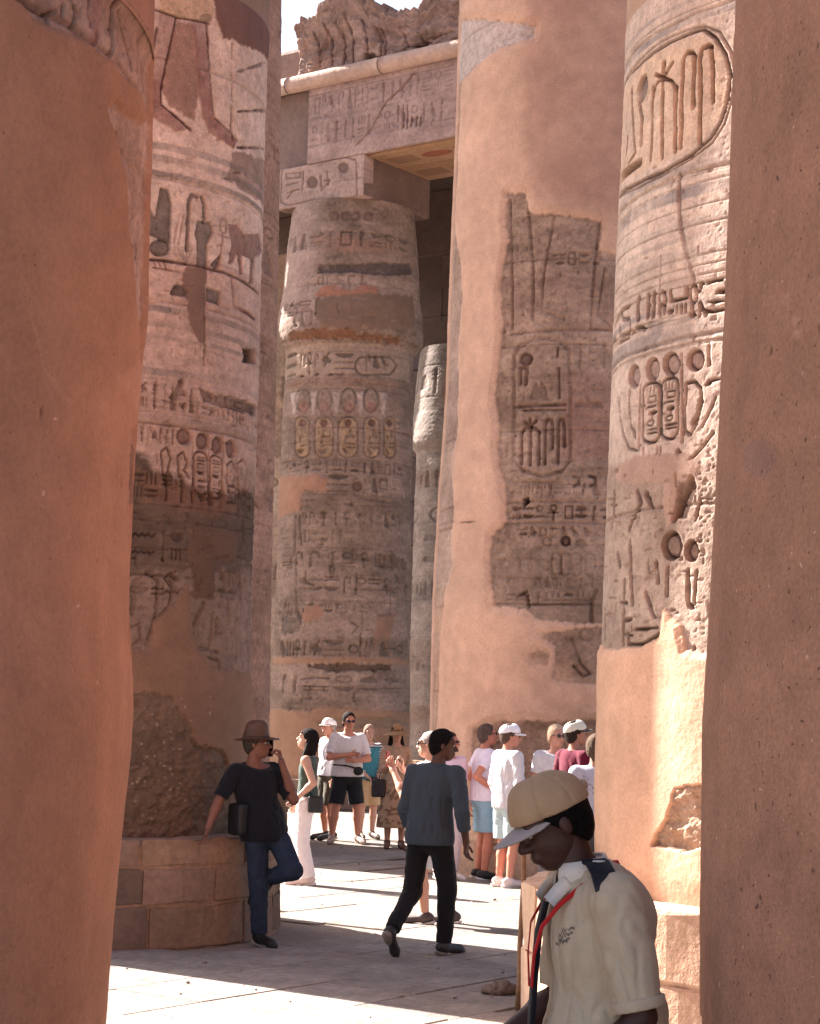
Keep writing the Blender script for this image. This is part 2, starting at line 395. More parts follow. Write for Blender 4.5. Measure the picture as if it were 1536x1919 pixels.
def build_column(name, c, art, label, cat, group, mats, ztop, back_tone, dense_step=1.6, zbot=0.0, back_h=0.0):
    """dense carved face from the art grid, split into its parts, and a plain remainder of the shaft"""
    root = empty(name, (c.c[0], c.c[1], 0)); tag(root, label, cat, group, 'thing')
    th0, th1 = art.s0/c.R, art.s1/c.R
    th = [th0]
    while th[-1] < th1:
        th.append(th[-1]+min(.03, dense_step*c.mpp/(c.R*max(math.cos(th[-1]), .16))))
    th = np.array(th); th[-1] = th1
    nz = int((art.z1-art.z0)/(dense_step*c.mpp))+1
    zz = np.linspace(art.z0, art.z1, nz)
    T, Z = np.meshgrid(th, zz, indexing='ij')
    h, rgb, reg = art.sample(T*c.R, Z)
    fade = np.clip((T-th0)/.04, 0, 1)*np.clip((th1-T)/.04, 0, 1)*np.clip((art.z1-Z)/.05, 0, 1)
    h = back_h+(h-back_h)*fade
    r = c.r(Z)+h
    V = np.stack([r*(np.sin(T)*c.right[0]+np.cos(T)*c.tocam[0]), r*(np.sin(T)*c.right[1]+np.cos(T)*c.tocam[1]), Z], -1).reshape(-1, 3)
    rgb = np.clip(rgb, .008, .82).reshape(-1, 3)
    nt = len(th); I = np.arange(nt*nz).reshape(nt, nz)
    F = np.stack([I[:-1, :-1], I[1:, :-1], I[1:, 1:], I[:-1, 1:]], -1).reshape(-1, 4)
    fr = reg[:-1, :-1].reshape(-1)
    # true normals of the whole face, kept when it is cut into its parts
    P3 = V.reshape(nt, nz, 3); N = np.cross(np.gradient(P3, axis=0), np.gradient(P3, axis=1)).reshape(-1, 3)
    N /= np.linalg.norm(N, axis=1)[:, None]+1e-12
    lab = islands(regions_boxed(reg[:-1, :-1].copy(), art.names))
    fr = lab[0].reshape(-1)
    for k, nm in lab[1]:
        nm = art.names[nm].split('#')[0]
        sel = F[fr == k]
        if len(sel) == 0: continue
        ids, inv = np.unique(sel, return_inverse=True)
        me = mesh_np(nm, V[ids], inv.reshape(-1, 4), rgb[ids])
        me.normals_split_custom_set_from_vertices(N[ids].astype(np.float32))
        link(nm, me, mats.get(nm, M['stone']), root)
    # remainder: back of the shaft and the part above
    V, F, Cc = [], [], []
    def sheet(ta, tb, za, zb, n, k):
        t, z = np.meshgrid(np.linspace(ta, tb, n), np.linspace(za, zb, k), indexing='ij'); rr = c.r(z)+back_h-.003
        b = sum(len(v) for v in V)
        v = np.stack([rr*(np.sin(t)*c.right[0]+np.cos(t)*c.tocam[0]), rr*(np.sin(t)*c.right[1]+np.cos(t)*c.tocam[1]), z], -1).reshape(-1, 3)
        I = np.arange(n*k).reshape(n, k)+b
        V.append(v); F.append(np.stack([I[:-1, :-1], I[1:, :-1], I[1:, 1:], I[:-1, 1:]], -1).reshape(-1, 4))
        q = fbm(t*c.R*1.5, z*1.5, art.seed+3)[..., None]; Cc.append((back_tone*(.75+.5*q)).reshape(-1, 3))
    sheet(th1-.012, th0+2*math.pi+.012, max(zbot, 0), art.z1, 60, 70)
    if ztop > art.z1+.05: sheet(-math.pi, math.pi, art.z1-.02, ztop, 72, 26)
    if zbot < art.z0: sheet(th0-.02, th1+.02, zbot, art.z0+.01, 40, 4)
    link('shaft', mesh_np('shaft', np.concatenate(V), np.concatenate(F), np.concatenate(Cc)), mats.get('plaster_coat', M['plaster']), root)
    return root

def zm(ox, oy, sc):
    return lambda *p: [(ox+x/sc, oy+y/sc) for x, y in p]

def scatter(a, box, n, seed, colr, size=(2, 9), depth=.012, al=.4):
    """flaked chips and short worn strokes over a pixel box"""
    r = random.Random(seed)
    for k in range(n):
        x, y = r.uniform(box[0], box[2]), r.uniform(box[1], box[3]); w = r.uniform(*size)
        if r.random() < .55: a.poly([(x+w*math.cos(t)*r.uniform(.5, 1.2), y+w*.5*math.sin(t)*r.uniform(.5, 1.2)) for t in np.linspace(0, 5.6, 8)], wob=1, colr=colr, al=al*r.uniform(.4, 1), depth=depth*r.uniform(.4, 1.2), wear=.2)
        else:
            v = r.random() < .5; L = w*r.uniform(1, 3); a.stroke([(x, y), (x+(0 if v else L), y+(L if v else r.uniform(-2, 2)))], r.uniform(1.2, 2.6), wob=1, depth=depth*1.6, colr=colr*.7, al=al*.6, wear=.3)

PLA = C(178, 118, 92)      # warm repair plaster
# ------------------------------------------------------------------ the columns where they stand
L1 = Column((225, 1100), 1, 1.75, 7.35, [(274, 0), (272, 200), (266, 400), (260, 600), (250, 680), (240, 800), (233, 900), (226, 1050), (224, 1150), (231, 1270), (232, 1320), (226, 1420), (212, 1550), (196, 1720), (180, 1919)])
R1 = Column((1318, 1300), -1, 1.75, 6.1, [(1377, 0), (1360, 470), (1345, 800), (1332, 1050), (1316, 1350), (1312, 1700), (1313, 1919)])
L2 = Column((469, 1262), 1, 1.52, 17.085, [(507, 0), (502, 106), (496, 248), (494, 390), (489, 530), (485, 690), (480, 846), (474, 1035), (470, 1225), (466, 1356), (462, 1480), (455, 1565)])
R2 = Column((1125, 1300), -1, 1.80, 12.85, [(1174, 0), (1166, 250), (1153, 500), (1146, 700), (1139, 880), (1130, 1100), (1126, 1250), (1121, 1450), (1121, 1600), (1124, 1670)])
MC = Column((816, 1300), -1, 1.75, 23.95, [(866, 0), (863, 130), (858, 300), (850, 480), (847, 560), (842, 714), (836, 808), (827, 925), (818, 1089), (814, 1229), (811, 1369), (812, 1450), (818, 1510)])
L3 = Column((506, 1300), 1, 1.75, 27.7, [(528, 0), (526, 200), (524, 330), (521, 560), (518, 700), (512, 950), (507, 1200), (505, 1370), (505, 1460)])
CC = Column((507, 1290), -1, 1.36, 37.7, [(548, 396), (544, 425), (539, 460), (535, 492), (529, 557), (522, 590), (518, 625), (519, 640), (524, 650), (532, 659), (535.5, 664), (533.5, 719), (529, 790), (526, 868), (523, 953), (519, 1065), (514, 1178), (507, 1290), (505, 1361), (504, 1470)])
def scaled_column(px, py, dist, R=1.36):
    """another bud column of the same row pattern: same profile, axis through the given pixel"""
    c = Column((px, py), 0.0, R, dist, [(px, py)])
    c.zs = CC.zs.copy(); c.rs = CC.rs.copy(); return c
DC = scaled_column(857, 1300, 52.3)
NC = scaled_column(933, 1300, 44.6)
SC = scaled_column(520, 1300, 46.0)

STA, STB = C(150, 116, 96), C(182, 146, 128)
BACK = C(160, 110, 88)
PALE = C(230, 196, 182); RED = C(128, 78, 66); GREY = C(112, 100, 96); DKB = C(96, 72, 60)

def zr(c, px, y_top, y_bot): return c.sz(px, y_top)[1], c.sz(px, y_bot)[1]
# ---- second column on the left: painted scenes, discs and cartouches, repaired below
def art_L2():
    c = L2; a = Art(c, .05, 1.85, .80, c.sz(300, -50)[1], 1.6, 11, C(158, 122, 106), C(192, 156, 142))
    q = zm(0, 0, 2.822); K = dict(soft=1.0)
    # upper pale painted ground
    a.band(300, -60, 470, colr=PALE, al=.75, wear=.35)
    a.band(300, 470, 735, colr=C(206, 166, 152), al=.7, wear=.4)
    a.band(300, 735, 850, colr=C(190, 150, 134), al=.6, wear=.5)
    a.poly(q((1110, -60), (1600, -60), (1600, 420), (1430, 330), (1180, 205), (1150, 120)), flat=.012, colr=C(118, 80, 74), wob=3, region='plaster_patch')
    a.poly(q((1230, 800), (1420, 860), (1440, 1100), (1330, 1040), (1200, 950)), colr=C(138, 104, 90), al=.8, wob=6)
    # striding figure: kilt, two legs, plaster fill between
    a.poly(q((850, -70), (1130, -70), (1125, 90), (1100, 125), (940, 95), (845, 55)), colr=C(196, 150, 98), depth=-.008, region='painted_figure')
    a.poly(q((930, 100), (1030, 140), (1062, 470), (1030, 640), (880, 555), (850, 480)), flat=.006, colr=C(164, 120, 106), wob=2)
    a.poly(q((845, 62), (935, 95), (885, 330), (852, 480), (855, 550), (1010, 680), (930, 700), (780, 610), (785, 400), (830, 150)), colr=C(152, 102, 92), depth=-.012, region='painted_figure')
    a.poly(q((1000, 110), (1100, 120), (1112, 400), (1132, 620), (1250, 745), (1235, 790), (1100, 705), (1062, 600), (1045, 450), (1020, 200)), colr=C(152, 102, 92), depth=-.012, region='painted_figure')
    for P in ([(932, 95), (880, 330), (850, 480), (853, 555), (1010, 690)], [(1090, 120), (1110, 400), (1132, 620), (1255, 745)], [(830, 150), (785, 400), (780, 610)], [(770, 35), (940, 95), (1110, 125)]):
        a.stroke(q(*P), 4.0, depth=.022, colr=C(84, 40, 38), wear=.2)
    a.ell(1090/2.822, 98/2.822, 12, 9, depth=.02, colr=C(90, 70, 62))
    for P in ([(1230, 230), (1225, 740)], [(1255, 380), (1400, 330)], [(1258, 590), (1410, 585)], [(1260, 780), (1400, 790)]):
        a.stroke(q(*P), 4, depth=.03, colr=C(96, 70, 62), wob=3)
    # level bands
    for y0, y1, cc, al in ((263, 277, GREY, .55), (286, 299, GREY, .6), (316, 327, C(88, 80, 80), .7), (570, 581, GREY, .7), (600, 610, GREY, .6), (625, 633, GREY, .6)):
        a.band(276, y0, y1, colr=cc, al=al, wear=.6, wob=1.5)
    for y in (262, 300, 328, 580, 640, 740): a.line(276, y, 1.8, depth=.012, wear=.3)
    # sign row: vulture wings, staff, god, ankh, animal
    DG = C(96, 86, 84); kw = dict(depth=.036, colr=DG*.8, al=.85, wear=.15, dome=.45, domew=6, region='hieroglyph_band')
    a.poly(q((745, 1020), (765, 1050), (822, 1145), (850, 990), (892, 1000), (912, 1080), (905, 1290), (780, 1235), (745, 1220)), **kw)
    a.ell(848/2.822, 1310/2.822, 20, 16, **kw)
    a.stroke(q((765, 1270), (765, 1350)), 8, **kw)
    a.stroke(q((1045, 1040), (1020, 1030), (1003, 1060), (990, 1320)), 8, **kw)
    for x in (930, 955): a.stroke(q((x+20, 1130), (x-10, 1290)), 2, depth=.012, colr=RED)
    a.stroke(q((1070, 1045), (1083, 1090), (1085, 1170)), 8, **kw)
    a.poly(q((1050, 1165), (1120, 1175), (1133, 1230), (1105, 1290), (1100, 1425), (1042, 1420), (1045, 1280), (1030, 1230)), **kw)
    for k, x in enumerate((940, 965, 990, 1015)): a.stroke(q((985, 1400), (x, 1310+10*(k % 2))), 2, depth=.014, colr=DG)
    a.poly(q((1115, 1400), (1165, 1345), (1172, 1385), (1150, 1430)), **kw)
    a.ring(1185/2.822, 1195/2.822, 6.5, 14, 3.2, depth=.02, colr=C(110, 66, 58))
    a.stroke(q((1180, 1240), (1165, 1400)), 3.5, depth=.02, colr=C(110, 66, 58)); a.stroke(q((1155, 1240), (1215, 1260)), 3, depth=.02, colr=C(110, 66, 58))
    a.poly(q((1210, 1185), (1260, 1190), (1290, 1240), (1375, 1235), (1395, 1330), (1352, 1360), (1338, 1500), (1318, 1500), (1325, 1370), (1280, 1350), (1288, 1450), (1268, 1450), (1258, 1340), (1225, 1400), (1208, 1395), (1225, 1300)), depth=.02, colr=C(128, 84, 76), al=.9, wear=.2)
    a.stroke(q((770, 1370), (880, 1380), (970, 1395), (1180, 1440), (1290, 1490), (1370, 1560)), 5, depth=.026, colr=C(92, 60, 54), wear=.3)
    for x in (815, 840, 870): a.stroke(q((x, 1385), (x+10, 1420)), 2, depth=.012, colr=RED)
    a.stroke(q((810, 1415), (955, 1440)), 2, depth=.012, colr=RED)
    a.poly(q((985, 1415), (1090, 1425), (1086, 1835), (1040, 1810), (1000, 1720), (985, 1580), (965, 1480)), flat=.008, colr=C(134, 98, 84), wob=2, region='plaster_patch')
    a.poly(q((905, 1540), (930, 1505), (965, 1505), (992, 1545), (990, 1570), (903, 1560)), **kw)
    a.poly(q((1095, 1520), (1170, 1540), (1165, 1615), (1095, 1590)), **kw)
    a.stroke(q((1225, 1480), (1240, 1620), (1350, 1690)), 7, depth=.018, colr=RED)
    a.stroke(q((1390, 1140), (1410, 1200), (1375, 1560)), 4, depth=.02, colr=C(120, 84, 76))
    a.stroke(q((1086, 1560), (1082, 1930)), 2.6, depth=.03, colr=C(110, 80, 70), wear=.1)
    a.poly(q((1285, 1845), (1352, 1850), (1348, 1925), (1290, 1915)), depth=.09, colr=C(96, 72, 60), wear=0, wob=2)
    # row of small signs and chipped crack
    z = zm(190, 640, 2.908)
    kw2 = dict(depth=.026, colr=C(112, 84, 74), al=.8, wear=.3, region='hieroglyph_band#2')
    a.band(300, 690, 704, colr=GREY, al=.5, wear=.6)
    for y in (704, 768, 791): a.line(262, y, 2.2, depth=.016, wear=.2)
    a.row(262, 712, 764, 262, 372, 5, wpx=17, **kw2); a.row(262, 710, 764, 395, 488, 9, wpx=16, **kw2)
    a.poly(z((540, 250), (600, 290), (720, 300), (860, 370), (850, 420), (700, 370), (560, 320)), depth=.045, colr=C(92, 66, 56), wob=6, wear=.4)
    a.poly(z((370, 310), (440, 200), (460, 215), (410, 325)), depth=.04, colr=C(100, 72, 60), wob=2)
    a.band(262, 774, 788, colr=C(138, 112, 100), al=.6, wear=.4)
    # discs with cartouches and cobras
    fz = 'cartouche_frieze'
    for nm, x, w, h in (('ankh', 225, 10, 28), ('hook', 265, 9, 26), ('loaf', 293, 12, 26), ('reed', 325, 10, 28), ('reed', 360, 10, 28), ('feather', 392, 8, 28)):
        a.glyph(nm, 190+x/2.908, 640+(505+(x-300)*.12)/2.908, w, h, depth=.026, colr=C(116, 84, 74), al=.8, wear=.2, region=fz)
    for x, y, rx, ry in ((453, 517, 14, 16), (555, 542, 13, 16), (637, 565, 11, 17), (708, 585, 9.5, 17)):
        a.ell(190+x/2.908, 640+y/2.908, rx, ry, depth=.05, colr=C(124, 88, 78), al=.8, wear=0, dome=.55, domew=7, region=fz)
    for x, y0, y1, hw in ((545, 600, 835, 12.5), (627, 620, 855, 10.5)):
        xx = 190+x/2.908; a.cart(xx, 640+y0/2.908, 640+y1/2.908, hw, 3.4, slope=.22, depth=.034, colr=C(112, 80, 70), wear=.1, region=fz)
        for k, g in enumerate(('lines', 'box', 'neb', 'ticks', 'lines')):
            a.glyph(g, xx, 640+(y0+40+k*38)/2.908, hw*1.15, 10, depth=.028, colr=C(100, 70, 62), wear=.1)
    for x, y0, y1 in ((350, 575, 740), (440, 600, 740), (705, 650, 810), (765, 640, 860)):
        P = z((x+35, y1), (x+15, y1-40), (x+30, y0+60), (x+8, y0), (x-22, y0+25), (x-15, y1-30), (x+5, y1+40))
        a.stroke(P, 3.6, depth=.028, colr=C(128, 92, 82), wear=.2, region=fz)
    for x in (500, 588, 665, 735, 842): a.stroke(z((x, 500), (x-2, 900)), 2.4, depth=.016, colr=C(150, 116, 104))
    # smoke-stained, older stone in the middle
    st = C(84, 64, 52)
    a.poly(z((-80, 560), (195, 600), (300, 700), (480, 775), (640, 840), (860, 800), (980, 860), (980, 1260), (-80, 1260)), colr=st, al=.92, wear=.08, wob=10, soft=9)
    a.poly(z((200, 700), (420, 770), (640, 830), (760, 900), (620, 960), (420, 920), (230, 880)), colr=C(126, 82, 60), al=.6, wob=8, soft=8, wear=.3)
    a.row(262, 880, 935, 250, 490, 21, wpx=28, depth=.034, colr=C(66, 50, 42), al=.5, wear=.4); a.row(262, 985, 1050, 250, 350, 22, wpx=34, depth=.034, colr=C(66, 50, 42), al=.5, wear=.4); a.row(262, 1062, 1120, 240, 350, 23, wpx=34, depth=.036, colr=C(70, 54, 46), al=.5, wear=.4); a.row(400, 1062, 1120, 410, 475, 24, wpx=26, depth=.036, colr=C(70, 54, 46), al=.5, wear=.4); a.row(262, 742, 764, 262, 490, 25, wpx=13, depth=.024, colr=C(110, 82, 72), al=.6, wear=.4)
    for y in (945, 975, 1058): a.line(300, y, 2.0, depth=.02, wear=.5)
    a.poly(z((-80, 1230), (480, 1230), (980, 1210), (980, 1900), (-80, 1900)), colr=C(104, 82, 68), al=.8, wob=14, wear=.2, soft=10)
    # worn large figures low on the shaft
    wk = dict(depth=.032, colr=C(104, 80, 68), al=.6, wear=.45, region='worn_figure_relief')
    for P, w in (([(250, 1260), (310, 1300), (300, 1480), (260, 1620)], 7), ([(160, 1380), (190, 1300), (170, 1480)], 9), ([(380, 1260), (405, 1290), (375, 1330), (345, 1290), (380, 1260)], 5), ([(390, 1330), (370, 1440), (320, 1490)], 5), ([(130, 1560), (210, 1540), (215, 1620), (150, 1670)], 5),
                 ([(610, 1480), (590, 1660)], 6), ([(560, 1430), (500, 1550)], 8), ([(630, 1510), (625, 1590), (655, 1590)], 4), ([(690, 1400), (695, 1530)], 4), ([(760, 1390), (755, 1530)], 4), ([(810, 1420), (790, 1560), (800, 1780)], 5), ([(730, 1560), (735, 1720)], 4), ([(525, 1670), (640, 1690)], 6), ([(580, 1720), (640, 1740), (640, 1790)], 4), ([(770, 980), (775, 1100)], 5), ([(830, 720), (815, 1280)], 3)):
        a.stroke(z(*P), w, **wk)
    a.glyph('ankh', 190+627/2.908, 640+1555/2.908, 12, 34, **wk)
    a.poly(z((490, 1000), (620, 1020), (745, 1040), (730, 1190), (622, 1200), (615, 1400), (500, 1395), (480, 1200)), flat=.014, colr=C(104, 74, 58), wob=2, region='plaster_patch')
    scatter(a, (235, 860, 480, 1230), 130, 66, C(150, 120, 104), depth=.016); scatter(a, (260, 250, 490, 860), 120, 67, C(150, 116, 102), depth=.012, al=.5)
    # lower plaster and rough bare stone
    z6 = zm(190, 1200, 3.197)
    a.poly(z((470, 1320), (490, 1560), (530, 1690), (640, 1800), (830, 1810), (1000, 1800))+z6((1000, 1300), (-100, 1300), (-100, 120), (110, 60))+z((260, 1690), (285, 1530), (400, 1420)), flat=.020, colr=C(136, 98, 76), wob=4, region='plaster_coat')
    a.poly(z6((-100, 350), (140, 335), (300, 310), (420, 330), (520, 480), (572, 640), (720, 650), (780, 900), (900, 960), (900, 1300), (-100, 1300)), depth=.03, colr=C(120, 92, 74), wob=9, wear=0, rough=.05, region='bare_stone')
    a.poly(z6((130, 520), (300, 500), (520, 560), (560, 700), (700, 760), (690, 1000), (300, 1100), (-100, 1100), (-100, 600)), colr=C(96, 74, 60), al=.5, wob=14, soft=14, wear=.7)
    for k in range(46):
        r_ = random.Random(k); a.ell(190+r_.uniform(130, 660)/3.197, 1200+r_.uniform(330, 1080)/3.197, r_.uniform(1, 3), r_.uniform(1, 2.5), colr=C(196, 168, 148), al=.8, depth=-.012)
    for y in (1432, 1480): a.line(300, y, 1.6, depth=.02, wear=.6)
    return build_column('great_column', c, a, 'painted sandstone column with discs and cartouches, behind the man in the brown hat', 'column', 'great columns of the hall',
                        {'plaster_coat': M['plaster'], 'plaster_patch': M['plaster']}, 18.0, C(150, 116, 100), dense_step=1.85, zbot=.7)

# ---- right column with the big cartouche
def art_R2():
    c = R2; a = Art(c, -1.85, -.35, .80, c.sz(1300, -50)[1], 1.7, 31, C(176, 146, 132), C(210, 184, 168), rough=.4)
    a.band(1200, -60, 860, colr=C(206, 178, 164), al=.55, wear=.4)
    q = zm(1100, 0, 3.427); BL = C(128, 118, 122)
    # slanting view of level painted bands
    for px, y0, y1, cc, al in ((1202, 52, 60, BL, .7), (1202, 84, 98, BL, .75), (1190, 392, 412, BL, .75), (1190, 352, 366, BL, .5), (1190, 452, 462, BL, .45), (1190, 478, 486, BL, .45), (1190, 500, 520, BL, .35)):
        a.band(px, y0, y1, colr=cc, al=al, wear=.6, wob=2)
    for px, y in ((1310, 342), (1310, 385), (1310, 420), (1310, 478), (1310, 497), (1310, 515), (1310, 530), (1200, 75), (1190, 375), (1310, 700-60)):
        a.line(px, y, 1.8, depth=.016, colr=C(120, 96, 88), al=.6, wear=.3)
    a.stroke(q((590, 1120), (590, 1380), (620, 1560), (690, 1800)), 7, depth=.02, colr=C(150, 124, 114), wob=3)
    a.stroke(q((470, 1640), (465, 1860)), 3, depth=.02, colr=C(130, 108, 98))
    # the horizontal cartouche
    big = 'cartouche'
    a.poly(q((150, 640), (330, 440), (460, 335), (620, 255), (745, 225), (830, 290), (890, 400), (905, 500), (890, 640), (840, 770), (780, 870), (650, 960), (480, 1050), (330, 1120), (150, 1230)), colr=C(212, 172, 138), al=.6, wear=.4, region=big)
    oute = q((150, 700), (200, 600), (240, 545), (330, 425), (460, 315), (620, 232), (740, 187), (820, 242), (888, 350), (920, 480), (902, 640), (860, 780), (790, 892), (660, 1000), (480, 1105), (330, 1175), (215, 1245), (150, 1300))
    inn = q((150, 640), (250, 505), (330, 395), (470, 270), (620, 200), (745, 165), (850, 205), (925, 330), (950, 480), (925, 650), (880, 800), (800, 920), (660, 1025), (480, 1130), (330, 1205), (200, 1290))
    a.stroke(oute, 5.0, depth=.055, colr=C(104, 78, 70), al=.75, wear=.05, region=big)
    a.stroke(inn, 2.6, depth=.03, colr=C(140, 112, 102), al=.6, wear=.1, region=big)
    kw = dict(depth=.085, colr=C(100, 62, 54), al=.68, wear=.05, region=big)
    for x, y0, y1, w in ((418, 560, 1030, 5.2), (482, 520, 1015, 6.2), (566, 560, 975, 6.5)): a.stroke(q((x+4, y0), (x, (y0+y1)/2), (x-10 if x < 450 else x, y1)), w, wob=1.6, **kw)
    a.stroke(q((425, 590), (450, 530), (490, 505), (540, 520), (572, 580)), 4.6, **kw)
    for x, y in ((440, 480), (488, 405), (548, 405), (500, 395)): a.stroke(q((488, 500), (x, y)), 5.5, **kw)
    a.stroke(q((600, 950), (608, 560), (618, 380), (640, 340), (672, 335), (690, 365), (684, 520), (680, 690)), 6.2, **kw)
    a.stroke(q((724, 915), (728, 600), (724, 380), (738, 315), (775, 292), (800, 305)), 6.4, **kw)
    a.stroke(q((798, 330), (808, 450), (808, 660)), 5.6, **kw)
    a.poly(q((325, 560), (345, 490), (375, 480), (388, 530), (380, 600), (352, 655), (325, 650)), depth=.06, colr=C(110, 92, 92), al=.8, dome=.5, wear=.05, region=big)
    a.stroke(q((335, 660), (352, 760), (345, 925)), 8, **kw)
    a.stroke(q((285, 570), (290, 700), (300, 900), (310, 980), (270, 1040)), 5, **kw); a.stroke(q((262, 870), (248, 1000)), 5, **kw)
    a.poly(q((215, 1130), (250, 1080), (350, 1020), (345, 1060), (280, 1110), (215, 1180)), **kw)
    # the text row
    t = zm(1080, 520, 4.8); kt = dict(depth=.065, colr=C(92, 70, 64), al=.62, wear=.05, region='hieroglyph_band')
    for P, w in (([(560, 185), (550, 280), (556, 372)], 10), ([(645, 160), (640, 355)], 8), ([(697, 145), (690, 350)], 8), ([(845, 115), (848, 212), (990, 180), (992, 90)], 5), ([(905, 255), (905, 312)], 4), ([(942, 250), (942, 306)], 4), ([(980, 240), (980, 300)], 4), ([(1105, 350), (1112, 225), (1165, 340)], 5),
                 ([(470, 262), (400, 300), (420, 380), (470, 370)], 6), ([(390, 330), (345, 430)], 8), ([(390, 440), (396, 532), (482, 488), (482, 408)], 5), ([(500, 505), (525, 462), (570, 445), (612, 470)], 5), ([(1180, 52), (1250, 26), (1310, 20)], 4), ([(1165, 300), (1230, 305), (1310, 285)], 6), ([(320, 610), (350, 560)], 8), ([(1125, 60), (1110, 120)], 5), ([(1190, 610), (1195, 790)], 3.5), ([(380, 590), (470, 540)], 5)):
        a.stroke(t(*P), w, **kt)
    a.ring(1080+770/4.8, 520+190/4.8, 5.5, 13, 4, **kt); a.stroke(t((745, 250), (750, 345)), 5, **kt); a.stroke(t((795, 200), (790, 330)), 4, **kt)
    a.ring(1080+1052/4.8, 520+150/4.8, 6.5, 17, 4.5, **kt); a.stroke(t((1042, 250), (1040, 310)), 5, **kt)
    a.ell(1080+845/4.8, 520+306/4.8, 5, 4, **kt); a.ell(1080+1040/4.8, 520+335/4.8, 5.5, 6, **kt)
    a.poly(t((1250, 150), (1262, 112), (1300, 100), (1330, 100), (1330, 148)), **kt); a.poly(t((1180, 222), (1250, 205), (1330, 200), (1330, 212), (1250, 230)), **kt)
    a.poly(t((1150, 970), (1180, 925), (1240, 905), (1300, 908), (1300, 922), (1230, 935), (1175, 975)), depth=.04, colr=C(96, 70, 60))
    a.line(1300, 700-108, 2.0, depth=.02); a.line(1180, 620, 2, depth=.02); a.line(1320, 642, 1.8, depth=.018); a.line(1320, 630, 1.6, depth=.014)
    a.poly(t((640, 400), (1090, 352), (1085, 385), (800, 440), (760, 520), (700, 610), (690, 540)), colr=BL*.8, al=.6, wear=.5, wob=4)
    for px, y0, y1 in ((1180, 640, 668), (1180, 600, 610)): a.band(px, y0, y1, colr=BL, al=.55, wear=.5)
    # discs, cartouches and cobras
    fz = 'cartouche_frieze'
    for x, y, rx, ry in ((520, 890, 10, 22), (685, 825, 12, 22), (852, 778, 15, 22), (1070, 742, 16, 21)):
        a.ell(1080+x/4.8, 520+y/4.8, rx, ry, depth=.075, colr=C(142, 108, 98), al=.75, wear=0, dome=.7, domew=6, region=fz)
    for x, y0, y1, hw in ((668, 945, 1485, 15), (836, 900, 1450, 15.5)):
        xx = 1080+x/4.8; a.cart(xx, 520+y0/4.8, 520+y1/4.8, hw, 4.2, slope=-.2, depth=.05, colr=C(112, 86, 78), wear=.05, region=fz)
        a.cart(xx, 520+(y0+25)/4.8, 520+(y1-25)/4.8, hw-5, 1, slope=-.2, depth=.0, colr=C(124, 98, 90), al=.6)
        for k, g in enumerate(('ticks', 'box', 'arm', 'djed', 'ring', 'lines')):
            a.glyph(g, xx+(k % 2)*3-1, 520+(y0+75+k*72)/4.8, hw*1.15, 13, depth=.05, colr=C(84, 58, 52), wear=0, region=fz)
    ck = dict(depth=.045, colr=C(130, 100, 90), al=.7, wear=.1, region=fz)
    for P, w in (([(980, 950), (1060, 935), (1120, 1000), (1130, 1120), (1085, 1300), (1020, 1420), (975, 1380), (972, 1200), (985, 1060), (980, 950)], 4.5), ([(1115, 1100), (1095, 1220), (1045, 1310)], 7), ([(375, 1080), (400, 1300), (430, 1440), (470, 1540), (540, 1560)], 4), ([(470, 1120), (490, 1330), (530, 1440)], 4), ([(480, 1010), (470, 1130)], 5),
                 ([(945, 690), (950, 1480)], 3), ([(575, 960), (560, 1560)], 3), ([(745, 930), (740, 1440)], 2.5), ([(1250, 1080), (1200, 1200), (1130, 1340)], 4), ([(1010, 1650), (1100, 1560), (1230, 1400)], 5), ([(910, 1560), (935, 1620)], 8)):
        a.stroke(t(*P), w, **ck)
    a.line(1230, 520+1480/4.8, 2.6, x0=1195, x1=1275, depth=.02)
    for x in (600, 720, 750): a.stroke(t((x, 1530), (x, 1640)), 4.5, depth=.03, colr=C(120, 74, 66))
    for k in range(60):
        r_ = random.Random(k+300); a.ell(1080+r_.uniform(1090, 1260)/4.8, 520+r_.uniform(1380, 2400)/4.8, r_.uniform(.8, 2.6), r_.uniform(.8, 2.2), depth=.02, colr=C(120, 92, 82))
    # lower zone: older stone, relief with a deep disc
    u = zm(1080, 840, 4.57)
    a.poly(u((100, 150), (1300, 150), (1300, 1760), (100, 1760)), colr=C(144, 116, 100), al=.7, wear=.4, wob=8, soft=8)
    a.poly(u((340, 200), (420, 100), (560, 60), (960, 40), (1000, 100), (1060, 150), (1010, 260), (860, 300), (830, 600), (770, 690), (745, 480), (740, 300), (500, 290), (390, 300), (330, 260)), flat=.010, colr=C(186, 146, 128), wob=4, region='plaster_patch')
    wk = dict(depth=.05, colr=C(98, 74, 64), al=.65, wear=.25, region='worn_figure_relief')
    for P, w in (([(325, 380), (320, 560), (300, 690)], 7), ([(520, 370), (550, 470), (480, 600), (455, 690)], 8), ([(460, 800), (465, 1080), (480, 1340)], 8), ([(350, 900), (372, 1010)], 8), ([(410, 1130), (400, 1330)], 7), ([(400, 1330), (400, 1680)], 6), ([(370, 1320), (430, 1325)], 5), ([(590, 1240), (660, 1440)], 7), ([(500, 1550), (690, 1535)], 4), ([(440, 1590), (440, 1680), (560, 1680), (700, 1600)], 5), ([(780, 1020), (775, 1260)], 7), ([(955, 1050), (958, 1330), (990, 1365)], 8), ([(1030, 1050), (1010, 1340)], 4), ([(680, 980), (700, 1150)], 6), ([(980, 270), (880, 470), (840, 600)], 14), ([(240, 1380), (245, 1640)], 7), ([(600, 400), (640, 500)], 9), ([(1060, 440), (1020, 620)], 4), ([(400, 1480), (470, 1460)], 4)):
        a.stroke(u(*P), w, wob=1.5, **wk)
    a.poly(u((880, 300), (1010, 270), (1030, 330), (940, 600), (830, 600)), depth=.03, colr=C(130, 104, 92), al=.7, wear=.1, wob=3)
